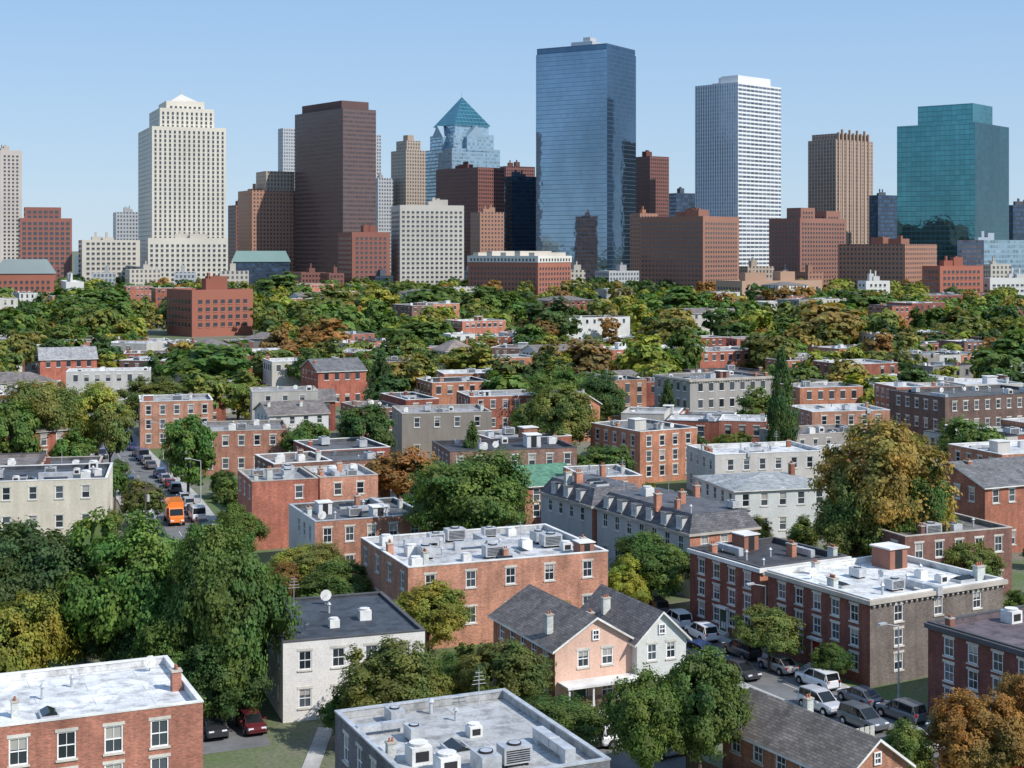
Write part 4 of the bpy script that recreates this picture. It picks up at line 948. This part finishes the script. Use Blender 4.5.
def car(X,Y,a,P=None,col=None,z=.006,where='parked along the kerb',grp='cars parked along the kerb',rr=R,sc=.92):
    P=P or rr.choice([SEDAN,SEDAN,SUV,SUV,SUV]); c,cn=col or rr.choice(PC)
    root=ob('parked_car' if P is not VAN else 'parked_van',None,None,(X,Y,z),a,label=f'{cn} {P["name"]} {where}',category='car' if P is not VAN else 'van',group=grp,scale=(sc,sc,sc))
    ob('body',P['body'],root,color=c); ob('glasshouse',P['glass'],root)
    for x in P['wx']:
        for s in(-1,1):
            w_=ob('wheel',WH,root,(x,s*P['wy'],.33)); ob('rim',RM,w_)
    zl=.68 if P is SEDAN else .82
    for s in(-1,1): ob('headlight',P['hl'],root,(P['fx'],s*.52,zl)); ob('tail_light',P['tl'],root,(P['bx'],s*.62,zl+.1))
    return root
rc_=random.Random(8)
def line_cars(pts,off,y0,y1,prob):
    for a,b in zip(pts,pts[1:]):
        L=math.dist(a,b); dx,dy=(b[0]-a[0])/L,(b[1]-a[1])/L; s=2.4
        while s<L-2.2:
            x=a[0]+dx*s-dy*off; y=a[1]+dy*s+dx*off
            if y0<y<y1 and rc_.random()<prob: car(x,y,math.atan2(dy,dx)+(math.pi if off>0 else 0)+rc_.uniform(-.03,.03),rr=rc_,P=VAN if rc_.random()<.07 else None)
            s+=5.2
line_cars(S1,3.1,140,335,.85); line_cars(S1,-3.1,140,335,.85)
line_cars(S2,1.95,88,200,.85); line_cars(S2,-1.95,88,200,.92)
for X,Y,a,P,cc in[(8.,109.5,.5,SUV,PC[2]),(11.2,107,.5,SEDAN,PC[1]),(5.5,108.5,.45,SEDAN,PC[0]),(-22.3,111.5,-1.15,SUV,PC[0]),(-19.6,112.6,-1.15,SEDAN,((.12,.02,.025),'dark red'))]: car(X,Y,a,P,cc,.01,'parked beside the trees','cars in the small lot')
def truck(X,Y,a):
    root=ob('box_truck',None,None,(X,Y,.006),a,label='orange box truck driving down the street',category='truck')
    m=MB(); m.box(-3.2,1.1,-1.1,1.1,.75,2.9,0); m.box(-3.22,-3.2,-1.,1.,.85,2.8,1); ob('cargo_box',m.mesh('cargo_box',[PAINT,TRIM]),root,color=(.8,.22,.04))
    m=MB(); loft(m,[[(1.2,-1,.5),(1.2,1,.5),(1.2,.95,2.3),(1.2,-.95,2.3)],[(2.2,-1,.5),(2.2,1,.5),(2.1,.92,2.25),(2.1,-.92,2.25)],[(2.7,-.98,.5),(2.7,.98,.5),(2.6,.95,1.35),(2.6,-.95,1.35)],[(3.1,-.9,.55),(3.1,.9,.55),(3.05,.88,1.2),(3.05,-.88,1.2)]]); ob('cab',m.mesh('cab',[PAINT]),root,color=(.8,.22,.04))
    m=MB(); m.poly([(2.64,-.85,1.4),(2.64,.85,1.4),(2.17,.82,2.15),(2.17,-.82,2.15)])
    for s in(-1,1): m.poly([(1.35,s*1.0,1.4),(2.2,s*1.0,1.4),(2.1,s*.97,2.1),(1.35,s*.97,2.1)])
    ob('windshield',m.mesh('windshield',[CARGLASS]),root)
    m=MB(); m.box(-3.1,3.0,-.5,.5,.45,.75); ob('chassis',m.mesh('chassis',[DARK]),root)
    for x in(-2.1,2.3):
        for s in(-1,1): w_=ob('wheel',WH,root,(x,s*.92,.42),scale=(1.27,1.3,1.27)); ob('rim',RM,w_)
    for s in(-1,1): ob('headlight',SEDAN['hl'],root,(3.1,s*.65,.8))
truck(-44.6,198,math.radians(-70))
m=MB(); m.cyl((0,0,0),(0,0,.5),.14,.1,8); m.cyl((0,0,.5),(0,0,6.),.08,.05,8); m.cyl((0,0,5.9),(1.6,0,6.3),.045,.035,6); POLE=m.mesh('pole',[METAL])
m=MB(); m.box(1.4,2.2,-.15,.15,6.25,6.4); LH=m.mesh('lamp_head',[METAL]); m=MB(); m.box(1.5,2.1,-.1,.1,6.2,6.249); LL=m.mesh('lamp_lens',[LIGHTW])
for X,Y,a in[(-44.2,213,3.3),(-31,170,3.3),(-60,258,3.3),(30.8,119.5,3.7),(22.6,133.7,3.7),(38.5,106,3.7)]:
    r=ob('street_lamp',None,None,(X,Y,.13),a,label='grey steel street lamp on the pavement',category='street lamp',group='street lamps'); ob('pole',POLE,r); ob('lamp_head',LH,r); ob('lamp_lens',LL,r)
m=MB(); m.cyl((0,0,0),(0,0,8),.14,.1,8); m.box(-1.2,1.2,-.06,.06,7.2,7.35)
for x in(-1.1,-.5,.5,1.1): m.cyl((x,0,7.35),(x,0,7.55),.05,.05,6)
m.cyl((.3,0,5.8),(.3,0,6.6),.2,.2,8,1); UP=m.mesh('utility_pole',[BARK,METAL])
for X,Y in[(-30,134),(-44,180),(-55,240)]: ob('utility_pole',UP,None,(X,Y,0),.4,label='wooden utility pole with crossarm and transformer',category='utility pole',group='utility poles')
m=MB()
for i in range(24): m.box(i*.5,i*.5+.42,-.02,.02,.1,1.5)
m.box(0,12,.02,.06,.4,.5); m.box(0,12,.02,.06,1.1,1.2); FN=m.mesh('fence',[TRIM])
for X,Y,a,c in[(-12.5,108,24,(.5,.49,.46)),(12,103,-60,(.15,.1,.07)),(-3,112,24,(.12,.08,.06)),(16,103,30,(.5,.49,.46))]:
    ob('wooden_fence',FN,None,(X,Y,0),math.radians(a),color=c,label='wooden board fence around a back garden',category='fence')
for o in bpy.data.objects:
    if '_n' in o: del o['_n']
# ------------------------------------------------------------------ light, sky, camera
s=Vector((.78,-.50,.85)).normalized(); el=math.asin(s.z); az=math.atan2(s.x,s.y)
wd=bpy.data.worlds.new('World'); scene.world=wd; wd.use_nodes=True; nt=wd.node_tree; N=nt.nodes; L=nt.links
sk=N.new('ShaderNodeTexSky'); sk.sky_type='NISHITA'; sk.sun_disc=False; sk.sun_elevation=el; sk.sun_rotation=az; sk.air_density=1.0; sk.dust_density=.2; sk.ozone_density=2.
tc=N.new('ShaderNodeTexCoord'); sp=N.new('ShaderNodeSeparateXYZ'); L.new(tc.outputs['Generated'],sp.inputs[0])
cr=N.new('ShaderNodeValToRGB'); L.new(sp.outputs[2],cr.inputs[0]); e=cr.color_ramp.elements
e[0].position=0; e[0].color=(3.45/7,4.6/7,5.8/7,1); e[1].position=1; e[1].color=(2.2/7,3.5/7,6.1/7,1)
x=cr.color_ramp.elements.new(.17); x.color=(2.25/7,3.7/7,5.8/7,1)
mu=N.new('ShaderNodeVectorMath'); mu.operation='SCALE'; mu.inputs[3].default_value=7.; L.new(cr.outputs[0],mu.inputs[0])
mx=N.new('ShaderNodeMix'); mx.data_type='RGBA'; mx.inputs[0].default_value=.85; L.new(sk.outputs[0],mx.inputs[6]); L.new(mu.outputs[0],mx.inputs[7])
L.new(mx.outputs[2],N['Background'].inputs[0]); N['Background'].inputs[1].default_value=.145
sl=bpy.data.lights.new('sun','SUN'); sl.energy=5.; sl.angle=math.radians(.5); sl.color=(1,.955,.89)
so=ob('sun',sl); so.rotation_euler=s.to_track_quat('Z','Y').to_euler(); so.location=(50,-50,200)
cam=bpy.data.cameras.new('camera'); cam.lens=F*36/1024; cam.sensor_width=36; cam.shift_y=-(384-HZ)/1024; cam.clip_end=60000; cam.clip_start=1
co=ob('camera',cam); co.location=(0,0,H); co.rotation_euler=(math.radians(90),0,0); scene.camera=co
scene.view_settings.view_transform='Standard'; scene.view_settings.look='None'; scene.view_settings.exposure=0
print('houses',nh,'trees',NT,'wood',cnt,'objects',len(bpy.data.objects))
